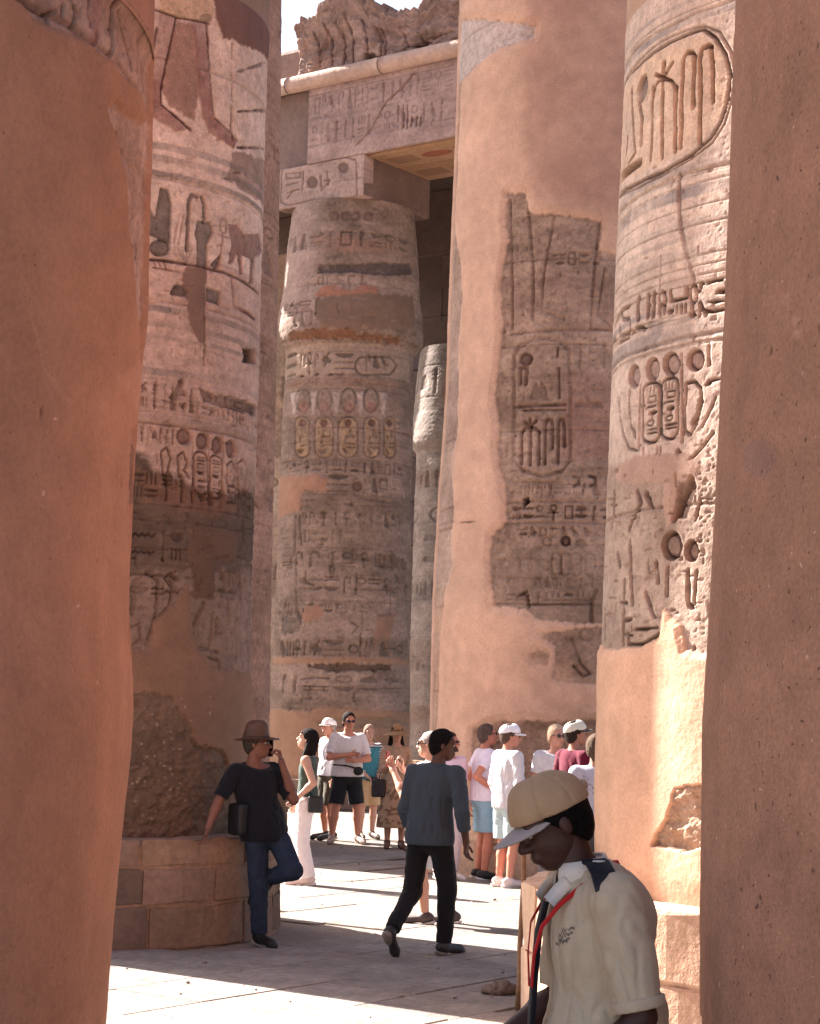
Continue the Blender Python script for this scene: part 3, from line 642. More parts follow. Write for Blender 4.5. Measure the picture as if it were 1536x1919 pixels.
    a.ell(1080+815/4.57, 840+835/4.57, 18, 27, depth=.12, colr=C(124, 94, 82), al=.7, wear=0, dome=.8, domew=8, region='worn_figure_relief')
    a.ell(1080+985/4.57, 840+880/4.57, 12, 20, depth=.08, colr=C(130, 100, 88), al=.7, wear=0, dome=.7, domew=6, region='worn_figure_relief')
    scatter(a, (1130, 880, 1330, 1220), 90, 68, C(190, 158, 140), depth=.02); scatter(a, (1150, 300, 1340, 860), 60, 69, C(160, 130, 118), depth=.012, al=.5)
    # lower plaster coat
    a.poly(u((-100, 1690), (210, 1690), (350, 1725), (450, 1700), (560, 1690), (640, 1650), (710, 1590), (735, 1400), (772, 1350), (830, 1440), (900, 1520), (940, 1740), (1110, 1745), (1400, 1740), (1400, 4000), (-100, 4000)), flat=.030, colr=C(214, 164, 132), wob=3, region='plaster_coat')
    v = zm(1080, 1200, 3.368)
    a.poly(v((640, 930), (720, 915), (1000, 920), (1000, 1290), (780, 1310), (680, 1335), (500, 1290), (520, 1230), (580, 1120), (620, 1010)), depth=.03, rough=.05, colr=C(170, 136, 112), wob=5, wear=0, region='bare_stone')
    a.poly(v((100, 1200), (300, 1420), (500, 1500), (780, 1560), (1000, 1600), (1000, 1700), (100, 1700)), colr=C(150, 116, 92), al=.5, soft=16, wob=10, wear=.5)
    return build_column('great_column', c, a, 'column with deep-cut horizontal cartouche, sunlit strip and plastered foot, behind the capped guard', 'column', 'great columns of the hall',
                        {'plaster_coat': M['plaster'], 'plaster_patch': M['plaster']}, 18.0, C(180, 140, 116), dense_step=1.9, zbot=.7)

# ---- broad plastered column in the middle
def art_M():
    c = MC; a = Art(c, -1.9, .5, .78, c.sz(1000, -50)[1], 1.6, 51, C(136, 104, 86), C(188, 152, 132))
    z7 = zm(800, 340, 3.426); z8 = zm(800, 860, 3.426)
    carve = dict(depth=.036, colr=C(112, 84, 72), al=.38, wear=.5)
    pk = C(188, 140, 122)
    # carvings first; the plaster then covers what it covers
    a.band(1010, 520, 625, colr=C(150, 112, 96), al=.5, wear=.6); a.band(1010, 700, 860, x0=1055, x1=1160, colr=C(166, 116, 100), al=.6, wear=.5, wob=8)
    for P, w in (([(650, 175), (668, 380), (682, 560), (682, 890)], 5), ([(820, 225), (765, 500), (742, 640), (740, 830), (880, 885)], 5), ([(1108, 270), (1075, 560), (1055, 800), (1050, 950), (1180, 955)], 5), ([(1140, 560), (1095, 850), (1180, 930)], 4), ([(535, 120), (545, 500), (550, 950)], 4), ([(540, 985), (830, 955), (1180, 950)], 3), ([(730, 215), (1000, 225)], 3)):
        a.stroke(z7(*P), w, region='worn_figure_relief', **carve)
    ct = 'cartouche'
    for r in (0, 12):
        a.stroke(z7((562-r, 1780), (565-r, 1120), (600-r, 1062-r), (680, 1022-r), (760, 1010-r), (850, 1030-r), (905+r, 1085-r), (915+r, 1300), (915+r, 1790), (870, 1850+r), (740, 1885+r), (610, 1850+r), (562-r, 1780)), 2.4, region=ct, **carve)
    a.ell(800+635/3.426, 340+1140/3.426, 12.5, 12, depth=.05, colr=C(120, 88, 76), dome=.7, wear=0, region=ct)
    for P, w in (([(600, 1200), (640, 1195), (632, 1300)], 7), ([(600, 1300), (600, 1215)], 5), ([(590, 1448), (888, 1432)], 5), ([(620, 1470), (880, 1465)], 3), ([(608, 1610), (605, 1815)], 5), ([(662, 1590), (660, 1820)], 5.5), ([(718, 1610), (716, 1815)], 5), ([(608, 1610), (635, 1580), (690, 1580), (718, 1610)], 4), ([(660, 1580), (625, 1540)], 4), ([(660, 1575), (700, 1535)], 4), ([(660, 1575), (660, 1520)], 4), ([(755, 1815), (758, 1560), (775, 1525), (798, 1530), (805, 1570), (803, 1712)], 5), ([(840, 1810), (842, 1560), (850, 1525), (872, 1525), (880, 1560), (882, 1702)], 5), ([(845, 1200), (850, 1390)], 4), ([(840, 1070), (835, 1130)], 3)):
        a.stroke(z7(*P), w, depth=.05, colr=C(108, 76, 66), al=.5, wear=.3, region=ct)
    a.poly(z7((655, 1400), (680, 1330), (700, 1285), (720, 1320), (735, 1285), (765, 1330), (780, 1400)), depth=.03, dome=.5, colr=C(128, 98, 84), region=ct)
    hb = 'hieroglyph_band'
    for x in (960, 1065): a.stroke(z8((x-20, 110), (x+15, 120), (x+15, 160), (x-15, 172)), 5, depth=.05, colr=C(92, 68, 58), region=hb)
    a.stroke(z8((540, 150), (860, 150)), 3, depth=.03); a.poly(z8((615, 255), (655, 245), (650, 285), (620, 310)), depth=.08, colr=C(80, 58, 48), wear=0)
    for y in (273, 408): a.line(1030, 860+y/3.426, 3, depth=.03, wear=.2)
    a.row(1040, 944, 975, 960, 1150, 4, wpx=24, depth=.045, colr=C(116, 84, 72), al=.7, wear=.2, region=hb)
    a.row(1040, 870, 895, 1080, 1160, 12, wpx=24, depth=.03, wear=.4)
    fz = 'cartouche_frieze'
    a.ring(800+770/3.426, 860+530/3.426, 8, 8, 3.5, depth=.03, wear=.2, region=fz); a.ell(800+888/3.426, 860+525/3.426, 10, 10, depth=.08, dome=.8, domew=5, wear=0, colr=C(110, 78, 66), region=fz); a.ell(800+990/3.426, 860+540/3.426, 11, 8, depth=.03, colr=C(104, 84, 72), region=fz)
    a.poly(z8((400, 560), (1200, 560), (1200, 1070), (400, 1070)), colr=C(130, 106, 90), al=.55, wob=12, soft=10, wear=.4)
    for x in (830, 890, 960, 1050): a.cart(800+x/3.426, 860+600/3.426, 860+745/3.426, 9, 2.6, depth=.03, wear=.3, region=fz)
    a.row(1040, 1080, 1100, 1000, 1140, 16, wpx=18, depth=.03, wear=.3, region=fz)
    for y0, y1, x0_, x1_, sd_, wp in ((470, 500, 1040, 1130, 17, 22), (560, 590, 990, 1060, 18, 20), (640, 690, 1075, 1135, 19, 24), (720, 770, 1075, 1135, 20, 24), (905, 928, 975, 1135, 26, 18), (985, 1005, 970, 1130, 27, 20), (1108, 1130, 950, 1100, 28, 26)): a.row(1040, y0, y1, x0_, x1_, sd_, wpx=wp, depth=.034, colr=C(112, 84, 72), al=.4, wear=.6)
    for P, w in (([(580, 880), (640, 850)], 5), ([(640, 880), (655, 950)], 5), ([(1090, 840), (1060, 900), (1055, 1040)], 6), ([(640, 935), (1060, 930)], 2.5)): a.stroke(z8(*P), w, depth=.035, colr=C(110, 84, 70))
    a.line(1040, 860+765/3.426, 2, depth=.02); a.line(1040, 860+640/3.426, 2, depth=.02)
    # patch two with a bent-arm sign
    a.stroke(z8((930, 1160), (960, 1230), (985, 1310), (1050, 1380), (1000, 1395), (940, 1330)), 4, depth=.04, colr=C(96, 74, 62)); a.ring(800+1025/3.426, 860+1125/3.426, 13, 12, 3.5, depth=.035)
    scatter(a, (940, 440, 1130, 1160), 170, 61, C(196, 158, 140)); scatter(a, (940, 440, 1130, 1160), 110, 62, C(112, 84, 72))
    # plaster everywhere outside the bare patches
    left = z7((520, 85), (505, 250), (530, 380), (492, 560), (475, 700), (490, 900), (480, 1050), (450, 1280), (440, 1400), (470, 1570), (460, 1700), (485, 1900))+z8((520, 250), (510, 400), (420, 500), (408, 640), (415, 760), (430, 950))
    bottom = z8((640, 960), (720, 1040), (900, 1050), (1060, 1055), (1200, 1040))
    top = z7((1400, 300), (1200, 470), (1112, 430), (1112, 265), (1000, 230), (730, 215), (656, 185), (640, 70))
    patch1 = left+bottom+[(1350, 1160), (1350, 470)]+top
    patch2 = z8((745, 1120), (880, 1108), (1000, 1085), (1110, 1080), (1300, 1080), (1300, 1455), (1100, 1450), (940, 1440), (800, 1420), (822, 1200), (760, 1155))
    patch3 = z8((640, 1240), (720, 1205), (800, 1235), (800, 1345), (680, 1320))
    foot = z8((300, 1740), (470, 1695), (640, 1675), (880, 1690), (1300, 1660), (1300, 2300), (300, 2300))
    # signed distance to the union of the bare patches, plaster is its complement
    d = np.minimum.reduce([sd_poly(a.S, a.Z, a.pts(p)) for p in (patch1, patch2, foot)])
    d = np.minimum(d, sd_poly(a.S, a.Z, a.pts(patch3))+.02)
    s_edge = sd_poly(a.S, a.Z, a.pts([(700, -60), (864, -60), (866, 40), (1003, 50), (1003, 72), (935, 92), (902, 118), (868, 150), (862, 300), (856, 430), (866, 500), (868, 560), (861, 640), (858, 820), (848, 860), (852, 960), (846, 1010), (850, 1060), (838, 1100), (826, 1200), (824, 1300), (818, 1420), (700, 1420)]))
    d = np.minimum(d, s_edge)+a.wob*.02+(a.n2-.5)*.018
    full = (slice(None), slice(None))
    a.apply(full, -d, flat=.045, colr=C(212, 164, 138), soft=1.2, region='plaster_coat')
    # whitewashed remains on the upper left edge, pigment only
    a.poly([(700, -60), (864, -60), (866, 40), (1003, 50), (1003, 72), (935, 92), (902, 118), (868, 150), (700, 150)], colr=C(206, 186, 184), al=.8, wob=3, wear=.2, soft=2)
    a.poly([(700, 480), (866, 500), (866, 560), (860, 820), (850, 1100), (700, 1100)], colr=C(190, 160, 150), al=.5, wob=3, wear=.5)
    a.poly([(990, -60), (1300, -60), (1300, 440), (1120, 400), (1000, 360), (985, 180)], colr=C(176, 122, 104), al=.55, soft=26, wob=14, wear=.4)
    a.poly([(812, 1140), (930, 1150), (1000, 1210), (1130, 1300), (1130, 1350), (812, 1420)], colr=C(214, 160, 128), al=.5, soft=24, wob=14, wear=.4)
    a.stroke(z8((160, 340), (185, 380), (170, 400), (230, 410), (330, 405)), 1.6, depth=.03, colr=C(130, 96, 80), wob=1.5)
    a.poly(z8((330, 1500), (640, 1490), (900, 1540), (720, 1620), (400, 1600)), colr=C(196, 146, 128), al=.5, soft=18, wob=14, wear=.5)
    # rough bare foot
    a.poly(foot, colr=C(160, 120, 96), al=.8, rough=.05, wob=4, wear=.3, region='bare_stone')
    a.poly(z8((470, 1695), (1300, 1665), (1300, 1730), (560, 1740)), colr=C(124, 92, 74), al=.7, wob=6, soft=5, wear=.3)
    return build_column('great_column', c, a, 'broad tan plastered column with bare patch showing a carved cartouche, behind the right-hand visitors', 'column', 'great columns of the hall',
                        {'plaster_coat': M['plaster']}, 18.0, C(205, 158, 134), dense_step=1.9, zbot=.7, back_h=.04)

# ---- bud-capital column in the centre
def art_C():
    c = CC; a = Art(c, -1.85, 1.85, .5, c.zs[-1], 1.5, 71, C(122, 96, 82), C(164, 132, 116))
    z3 = zm(480, 340, 3.69); z4 = zm(480, 840, 3.5525)
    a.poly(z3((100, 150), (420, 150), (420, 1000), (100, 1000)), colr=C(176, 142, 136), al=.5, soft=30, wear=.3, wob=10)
    for x in (540, 620, 690, 780): a.ell(480+x/3.69, 340+(236+abs(x-600)*.03)/3.69, 10, 9, depth=.04, colr=C(118, 88, 76), dome=.7, wear=.2)
    a.poly(z3((380, 380), (560, 370), (1000, 470), (1060, 540), (480, 500)), colr=C(156, 112, 92), al=.8, wob=8)
    a.poly(z3((420, 585), (700, 575), (1075, 570), (1085, 640), (900, 655), (420, 640)), depth=.05, colr=C(96, 78, 74), wob=4, wear=.1)
    a.row(650, 515, 532, 595, 690, 3, wpx=20, depth=.04, colr=C(120, 90, 76), wear=.1)
    a.poly(z3((420, 655), (560, 650), (790, 680), (960, 740), (700, 720), (430, 690)), colr=C(184, 150, 136), al=.7, wob=5)
    a.poly(z3((400, 790), (440, 735), (520, 715), (640, 760), (740, 705), (840, 740), (840, 800), (560, 800)), flat=.03, colr=C(168, 108, 80), wob=3, region='plaster_patch')
    a.poly(z3((420, 810), (1080, 800), (1090, 1010), (700, 1050), (460, 1010), (400, 900)), flat=.02, colr=C(130, 98, 80), wob=6, region='plaster_patch')
    a.glyph('cobra', 480+270/3.69, 340+930/3.69, 14, 40, depth=.04, wear=.2); a.cart(480+350/3.69, 340+870/3.69, 340+1000/3.69, 9, 3, depth=.04, wear=.1)
    a.poly(z3((230, 1045), (640, 1020), (680, 1050), (990, 1075), (1010, 1140), (230, 1110)), depth=.045, colr=C(132, 84, 56), wob=6, rough=.04, wear=.1)
    # collar text below the capital
    hb = dict(depth=.045, colr=C(96, 78, 68), al=.75, wear=.1, region='hieroglyph_band')
    for y in (661, 705, 719): a.line(620, y-4, 2, depth=.03)
    a.poly(z3((150, 1180), (1060, 1180), (1060, 1390), (150, 1390)), colr=C(178, 146, 126), al=.6, wear=.4, wob=3)
    for g, x, y, w, h in (('reed', 310, 1240, 8, 28), ('ankh', 365, 1255, 15, 40), ('feather', 335, 1235, 6, 26), ('hook', 415, 1235, 9, 26), ('bee', 485, 1235, 22, 30), ('neb', 612, 1203, 34, 14), ('line', 612, 1248, 34, 5), ('line', 612, 1290, 34, 6), ('loaf', 312, 1345, 10, 8), ('loaf', 418, 1332, 12, 8), ('loaf', 515, 1332, 12, 8), ('water', 570, 1332, 16, 10), ('seat', 830, 1245, 18, 22), ('hook', 775, 1250, 10, 34), ('bird', 890, 1250, 16, 24), ('lines', 235, 1240, 14, 40), ('arm', 235, 1345, 14, 12), ('lines', 665, 1335, 12, 8)):
        a.glyph(g, 480+x/3.69, 340+y/3.69, w, h, **hb)
    P = arcpts(740, 1275, 55, 62, 90, 270, 10)+[(930, 1215), (975, 1275), (930, 1335), (740, 1337)]
    a.stroke(z3(*P), 3, **hb)
    a.poly(z3((200, 1400), (1000, 1395), (980, 1440), (600, 1420), (220, 1445)), colr=C(146, 104, 84), al=.8, wob=4)
    # painted frieze: vases, uraei, cartouches with ochre
    fz = 'cartouche_frieze'
    for x in (265, 395, 555, 720, 880): a.poly(z3((x-26, 1460), (x+26, 1460), (x+14, 1540), (x+8, 1610), (x-8, 1610), (x-14, 1540)), colr=C(186, 160, 150), al=.9, depth=-.012, wear=.3, region=fz)
    for x in (325, 470, 640, 795):
        a.ring(480+x/3.69, 340+1510/3.69, 14, 22, 4, depth=.03, colr=C(110, 96, 84), region=fz); a.ell(480+x/3.69, 340+1565/3.69, 10, 12, colr=C(160, 96, 82), al=.7, depth=.012, region=fz)
    for x, hw in ((318, 13.5), (468, 17.5), (635, 18.5), (800, 15), (925, 10)):
        xx = 480+x/3.69
        a.poly(z3((x-hw*3.2, 1640), (x+hw*3.2, 1640), (x+hw*3.2, 1900), (x-hw*3.2, 1900)), colr=C(178, 136, 88), al=.6, wear=.5, wob=2)
        a.cart(xx, 340+1625/3.69, 340+1910/3.69, hw, 2.4, depth=.05, colr=C(104, 82, 72), al=.6, wear=.4, region=fz)
        a.ell(xx, 340+1668/3.69, 6.5, 6.5, depth=.05, colr=C(120, 84, 70), dome=.6, wear=0, region=fz)
        for k, g in enumerate((('seat', 'reed', 'lines', 'bird'), ('ticks', 'bee', 'neb', 'water'), ('bird', 'ankh', 'loaf', 'lines'), ('box', 'feather', 'arm', 'neb'), ('hook', 'reed', 'loaf', 'water'))[int(x) % 5]): a.glyph(g, xx+(-4 if k % 2 else 5), 340+(1740+k*42)/3.69, hw*.95, 15, depth=.05, colr=C(92, 72, 64), al=.65, wear=.4, region=fz)
    a.line(620, 340+1625/3.69, 2, depth=.03); a.line(620, 340+1700/3.69, 3, depth=.02, colr=C(126, 84, 72))
    a.line(630, 860, 2.4, depth=.04); a.row(630, 862, 886, 535, 760, 31, wpx=18, depth=.04, colr=C(104, 82, 70), wear=.2, region=fz)
    scatter(a, (525, 400, 765, 880), 120, 63, C(176, 144, 128), depth=.02); scatter(a, (515, 900, 765, 1340), 150, 64, C(170, 136, 116), depth=.02); scatter(a, (515, 900, 765, 1340), 90, 65, C(96, 74, 62), depth=.03)
    wr_ = dict(depth=.045, colr=C(92, 72, 62), al=.6, wear=.45)
    for y0, y1, x0_, x1_, sd_, wp in ((430, 462, 545, 765, 51, 26), (556, 588, 530, 600, 52, 18), (958, 984, 560, 760, 53, 20), (1032, 1062, 530, 750, 54, 30), (1078, 1112, 560, 765, 55, 26), (1128, 1150, 520, 700, 56, 22), (1262, 1300, 525, 760, 57, 40)): a.row(640, y0, y1, x0_, x1_, sd_, wpx=wp, **wr_)
    # shaft: worn scene, repairs
    a.poly(z4((100, 200), (400, 180), (470, 200), (460, 260), (520, 300), (330, 280), (300, 330), (290, 420), (100, 470)), flat=.025, colr=C(166, 116, 90), wob=4, region='plaster_patch')
    hb = dict(hb, region='hieroglyph_band#2')
    for g, x, y, w, h in (('neb', 545, 190, 40, 13), ('line', 545, 240, 38, 5), ('line', 545, 282, 38, 5), ('hook', 725, 260, 9, 34), ('seat', 790, 245, 16, 26), ('box', 850, 240, 16, 22)): a.glyph(g, 480+x/3.5525, 840+y/3.5525, w, h, **hb)
    a.ell(480+675/3.5525, 840+252/3.5525, 10, 10, depth=.06, dome=.6, colr=C(112, 82, 68), wear=0)
    a.stroke(z4((660, 190), (630, 260), (680, 330), (900, 365)), 3, depth=.04)
    for y in (160, 345, 380): a.stroke(z4((480 if y > 300 else 120, y-10), (760, y), (1000, y+12)), 2.4, depth=.03, wear=.3)
    a.poly(z4((290, 300), (1040, 340), (1040, 480), (300, 440)), colr=C(118, 92, 76), al=.7, wob=12, soft=8, wear=.4)
    for P, w in (([(262, 450), (255, 700), (215, 765), (270, 765)], 4), ([(285, 450), (300, 640)], 4), ([(265, 800), (268, 1050), (285, 1120)], 4), ([(210, 800), (240, 795)], 4), ([(330, 830), (320, 890), (380, 910)], 4), ([(490, 780), (500, 860), (520, 800)], 5), ([(670, 830), (665, 970)], 4), ([(830, 700), (825, 780), (900, 790)], 5), ([(840, 940), (900, 945)], 3), ([(820, 1110), (890, 1110), (900, 880)], 3), ([(930, 840), (990, 960)], 4), ([(640, 1160), (680, 1190), (640, 1230)], 4)):
        a.stroke(z4(*P), w, depth=.035, colr=C(104, 82, 72), al=.6, wear=.4, region='worn_figure_relief')
    a.row(600, 990, 1018, 570, 670, 44, wpx=17, depth=.035, colr=C(112, 86, 74), wear=.3, region='worn_figure_relief')
    a.poly(z4((330, 500), (700, 520), (700, 640), (330, 640)), colr=C(158, 128, 108), al=.5, wob=12, soft=8)
    a.poly(z4((570, 740), (585, 680), (640, 665), (690, 720), (650, 760)), colr=C(98, 78, 66), al=.8, wob=6)
    a.poly(z4((820, 760), (840, 700), (900, 700), (1000, 760), (1000, 810), (850, 800)), colr=C(108, 82, 68), al=.8, wob=8)
    a.poly(z4((300, 1100), (340, 1045), (420, 1040), (450, 1090), (400, 1150), (320, 1150)), flat=.025, colr=C(160, 112, 88), wob=4, region='plaster_patch')
    a.poly(z4((160, 1130), (295, 1110), (290, 1220), (170, 1250)), colr=C(98, 80, 72), al=.85, wob=6)
    a.poly(z4((800, 1130), (930, 1100), (900, 1200), (880, 1300), (790, 1300)), flat=.022, colr=C(150, 106, 82), wob=5, region='plaster_patch')
    a.poly(z4((130, 1270), (1010, 1270), (1010, 1390), (130, 1400)), colr=C(118, 92, 76), al=.7, wob=6, soft=4, wear=.3)
    hb = dict(hb, region='hieroglyph_band#3')
    for g, x, w, h in (('bird', 180, 16, 32), ('ticks', 225, 16, 30), ('ankh', 272, 18, 32), ('feather', 320, 8, 32), ('bee', 400, 26, 32), ('ring', 650, 24, 20), ('reed', 695, 9, 30), ('reed', 735, 8, 30), ('hook', 770, 9, 30), ('seat', 850, 22, 26), ('arm', 900, 20, 14), ('ring', 960, 16, 18)): a.glyph(g, 480+x/3.5525, 840+1335/3.5525, w, h, **hb)
    a.glyph('neb', 480+520/3.5525, 840+1292/3.5525, 36, 14, **hb); a.glyph('line', 480+520/3.5525, 840+1342/3.5525, 34, 4, **hb); a.glyph('line', 480+520/3.5525, 840+1382/3.5525, 34, 4, **hb)
    a.poly(z4((80, 1395), (1020, 1400), (1020, 1440), (80, 1440)), flat=.02, colr=C(158, 114, 86), wob=5, region='plaster_patch')
    a.poly(z4((340, 1440), (560, 1430), (900, 1445), (900, 1475), (600, 1490), (340, 1470)), depth=.04, colr=C(96, 72, 58), wob=5, wear=.1)
    a.poly(z4((60, 1740), (380, 1745), (460, 1720), (1040, 1760), (1040, 2300), (60, 2300)), flat=.022, colr=C(164, 118, 88), wob=5, region='plaster_coat')
    a.poly(z4((390, 1820), (480, 1790), (900, 1790), (1000, 1830), (900, 1860), (450, 1850)), depth=.03, colr=C(146, 114, 90), rough=.04, wob=5, wear=0)
    return build_column('bud_column', c, a, 'sandstone bud-capital column under the painted architrave, behind the man with crossed arms', 'column', 'bud-capital columns of the side aisle',
                        {'plaster_coat': M['plaster'], 'plaster_patch': M['plaster']}, c.zs[-1], C(150, 116, 98), dense_step=1.8, zbot=.3)

# ---- nearest left column: plaster with some old carving at its top and along its edge
def art_L1():
    c = L1; a = Art(c, .2, 1.95, c.sz(150, 1990)[1], c.sz(150, -60)[1], 2.2, 91, C(146, 110, 96), C(196, 160, 148))
    q = zm(0, 0, 2.822)
    top = q((-900, -700), (-300, -250), (0, -60), (110, 10), (150, 90), (260, 140), (420, 200), (520, 290), (590, 330), (610, 380), (700, 460), (735, 560), (760, 700), (790, 800), (1100, 900), (1100, -300), (-900, -1200))
    for P, w in (([(595, -40), (590, 340)], 9), ([(515, 180), (512, 280)], 6), ([(390, 30), (395, 160), (385, 200)], 6), ([(470, -40), (475, 140)], 4), ([(250, 100), (250, 130)], 6), ([(330, 0), (340, 120)], 3), ([(620, 60), (700, 380)], 3), ([(735, -50), (728, 500)], 3), ([(120, 20), (240, 90), (300, 60)], 4)):
        a.stroke(q(*P), w, depth=.035, colr=C(84, 54, 52), wear=.1, region='carved_stone')
    a.poly(q((470, -60), (540, -60), (520, 300), (480, 220)), colr=C(150, 98, 94), al=.7)
    d = sd_poly(a.S, a.Z, a.pts(top))
    slot = q((545, 560), (590, 550), (620, 600), (700, 640), (735, 660), (900, 660), (900, 1860), (740, 1860), (700, 1890), (680, 1560), (670, 1360), (650, 1200), (640, 940), (590, 720), (550, 620))
    z = zm(0, 600, 2.743)
    strip = z((630, 570), (665, 565), (690, 640), (900, 640), (900, 1800), (640, 1790), (612, 1640), (625, 1480), (618, 1000), (625, 700))
    d = np.minimum.reduce([d, sd_poly(a.S, a.Z, a.pts(slot)), sd_poly(a.S, a.Z, a.pts(strip))])+a.wob*.012
    a.apply((slice(None), slice(None)), -d, flat=.034, colr=C(164, 111, 82), soft=2.5, region='plaster_coat')
    a.stroke(q((730, 1080), (722, 1400), (700, 1860)), 9, depth=.05, colr=C(92, 58, 50), wear=.1)
    a.poly(q((600, 600), (680, 640), (740, 860), (745, 1060), (690, 1180), (640, 900)), colr=C(150, 112, 94), al=.6, rough=.03)
    a.poly(z((640, 580), (690, 640), (690, 1000), (640, 1000)), colr=C(112, 82, 72), al=.8, wob=4)
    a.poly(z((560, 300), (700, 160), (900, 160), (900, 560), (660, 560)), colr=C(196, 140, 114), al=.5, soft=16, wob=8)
    st_ = fbm(a.S*1.1, a.Z*.35, 402); a.rgb *= (.80+.40*st_)[..., None]; st_ = fbm(a.S*9, a.Z*.9, 404); a.rgb *= (.93+.14*st_)[..., None]
    # hairline scratches, chips and cracks in the plaster
    for P in ([(330, 170), (370, 330), (380, 440)], [(150, 650), (190, 780)], [(95, 1500), (130, 1700), (180, 1919)]):
        a.stroke(q(*P), 1.4, depth=.002, colr=C(196, 138, 112), al=.55, wear=.3)
    for P in ([(125, 20), (165, 150), (180, 250), (240, 330), (315, 435)], [(150, 1530), (300, 1510), (350, 1465), (410, 1580)]):
        a.stroke(z(*P), 2.0, depth=.002, colr=C(198, 142, 116), al=.5, wear=.4)
    for x, y, r_ in ((175, 890, 2.4), (300, 1115, 1.8), (352, 1468, 3), (620, 1468, 3), (240, 510, 2), (450, 1860, 2)): a.ell(x/2.743, 600+y/2.743, r_, r_*1.1, colr=C(222, 176, 152), depth=.004)
    for x, y0, y1 in ((168, 455, 540), (578, 790, 855)): a.stroke(z((x, y0), (x-1, y1)), 1.6, depth=.012, colr=C(104, 62, 50))
    for k in range(26):
        r_ = random.Random(k+70); a.ell(r_.uniform(0, 215), r_.uniform(150, 1900), r_.uniform(.6, 1.5), r_.uniform(.8, 2.2), colr=C(112, 68, 54), depth=.006)
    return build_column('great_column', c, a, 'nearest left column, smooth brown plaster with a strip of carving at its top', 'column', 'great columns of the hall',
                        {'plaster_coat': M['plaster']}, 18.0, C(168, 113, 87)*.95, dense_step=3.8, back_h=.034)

def art_R1():
    c = R1; a = Art(c, -1.95, -.2, c.sz(1450, 1990)[1], c.sz(1450, -60)[1], 2.4, 95, C(150, 98, 82), C(158, 104, 86))
    full = (slice(None), slice(None))
    a.apply(full, np.full(a.S.shape, -1.0), flat=.0, colr=C(176, 119, 88), soft=1, region='plaster_coat')
    big = fbm(a.S*.9, a.Z*.8, 300); a.rgb *= (.82+.36*big)[..., None]; b2 = np.clip((fbm(a.S*1.3, a.Z*1.1, 310)-.42)/.2, 0, 1)[..., None]; a.rgb = a.rgb*(1-.45*b2)+.45*b2*C(170, 114, 88)*(.8+.4*a.n2)[..., None]; b3 = np.clip((fbm(a.S*6, a.Z*5, 320)-.60)/.1, 0, 1)[..., None]; a.rgb *= 1-.10*b3
    for x, y, r_, cc in ((1470, 560, 10, C(186, 130, 104)), (1490, 600, 6, C(196, 140, 116)), (1492, 625, 7, C(196, 140, 116)), (1457, 590, 9, C(170, 118, 92)), (1460, 1640, 7, C(190, 136, 112)), (1420, 860, 30, C(150, 108, 96)), (1495, 805, 4, C(196, 140, 110))):
        a.ell(x, y, r_, r_*1.2, colr=cc, al=.6, soft=3, wob=4)
    for P in ([(1535, 610), (1535, 622)], [(1442, 650), (1443, 662)]): a.stroke(P, 4, depth=.01, colr=C(84, 52, 46))
    return build_column('great_column', c, a, 'nearest right column, dark reddish-brown speckled plaster', 'column', 'great columns of the hall',
                        {'plaster_coat': M['plaster_speck']}, 18.0, C(170, 116, 90)*.95, dense_step=5.0)

# ---- strips of columns farther back
def art_far(c, px, seed, th0, th1, ztop, step, tone, tone2, rows, name, label, group, back):
    a = Art(c, th0, th1, .4, ztop, step, seed, tone, tone2)
    r = random.Random(seed)
    for k, (y0, y1) in enumerate(rows):
        for y in (y0-4, y1+4): a.line(px, y, 1.8, depth=.03, wear=.2)
        za, zb = c.sz(px, y0)[1], c.sz(px, y1)[1]; s = a.s0; wm = (za-zb)*.5
        kw = dict(szp=True, depth=.045, colr=C(112, 92, 86), al=.6, wear=.3, region='hieroglyph_band#%d' % k)
        while s < a.s1:
            g = r.choice(GNAMES); ws = wm*r.uniform(.7, 1.3)
            if y1-y0 > 60:
                a.glyph('ring', s+ws/2, zb+(za-zb)*.85, ws, (za-zb)*.26, **kw); a.glyph(g, s+ws/2, zb+(za-zb)*.36, ws, (za-zb)*.6, **kw)
            else: a.glyph(g, s+ws/2, (za+zb)/2, ws, (za-zb)*.9, **kw)
            s += ws*1.3
    for k in range(5):
        y = r.uniform(700, 1350); a.band(px, y, y+r.uniform(20, 70), colr=C(130, 100, 84), al=.5, wear=.6, wob=8, soft=6)
    return build_column(name, c, a, label, 'column', group, {}, max(ztop, 18.0 if name == 'great_column' else ztop), back, dense_step=step*1.3)

g2, g1 = 'bud-capital columns of the side aisle', 'great columns of the hall'
oL1 = art_L1(); oR1 = art_R1(); oL2 = art_L2(); oR2 = art_R2(); oM = art_M(); oC = art_C()
oL3 = art_far(L3, 500, 111, .7, 1.95, L3.sz(400, -40)[1], 1.8, C(140, 108, 94), C(172, 136, 122), [(250, 300), (420, 520), (640, 690), (760, 800), (850, 980), (1040, 1100)], 'great_column', 'brown carved column seen as a narrow strip right behind the painted left column', g1, C(150, 112, 94))
oD = art_far(DC, 800, 121, -1.8, .6, DC.zs[-1], 1.6, C(126, 110, 104), C(160, 142, 134), [(690, 740), (880, 915), (945, 1075), (1085, 1120), (1235, 1260)], 'bud_column', 'grey carved bud column in the gap between the central and plastered columns, farther back', g2, C(160, 130, 116))
oN = art_far(NC, 832, 131, -1.8, .2, NC.zs[-1], 1.8, C(150, 116, 100), C(176, 144, 128), [(620, 680), (720, 740)], 'bud_column', 'bud column with sunlit patch, mostly hidden behind the left edge of the plastered column', g2, C(160, 126, 108))
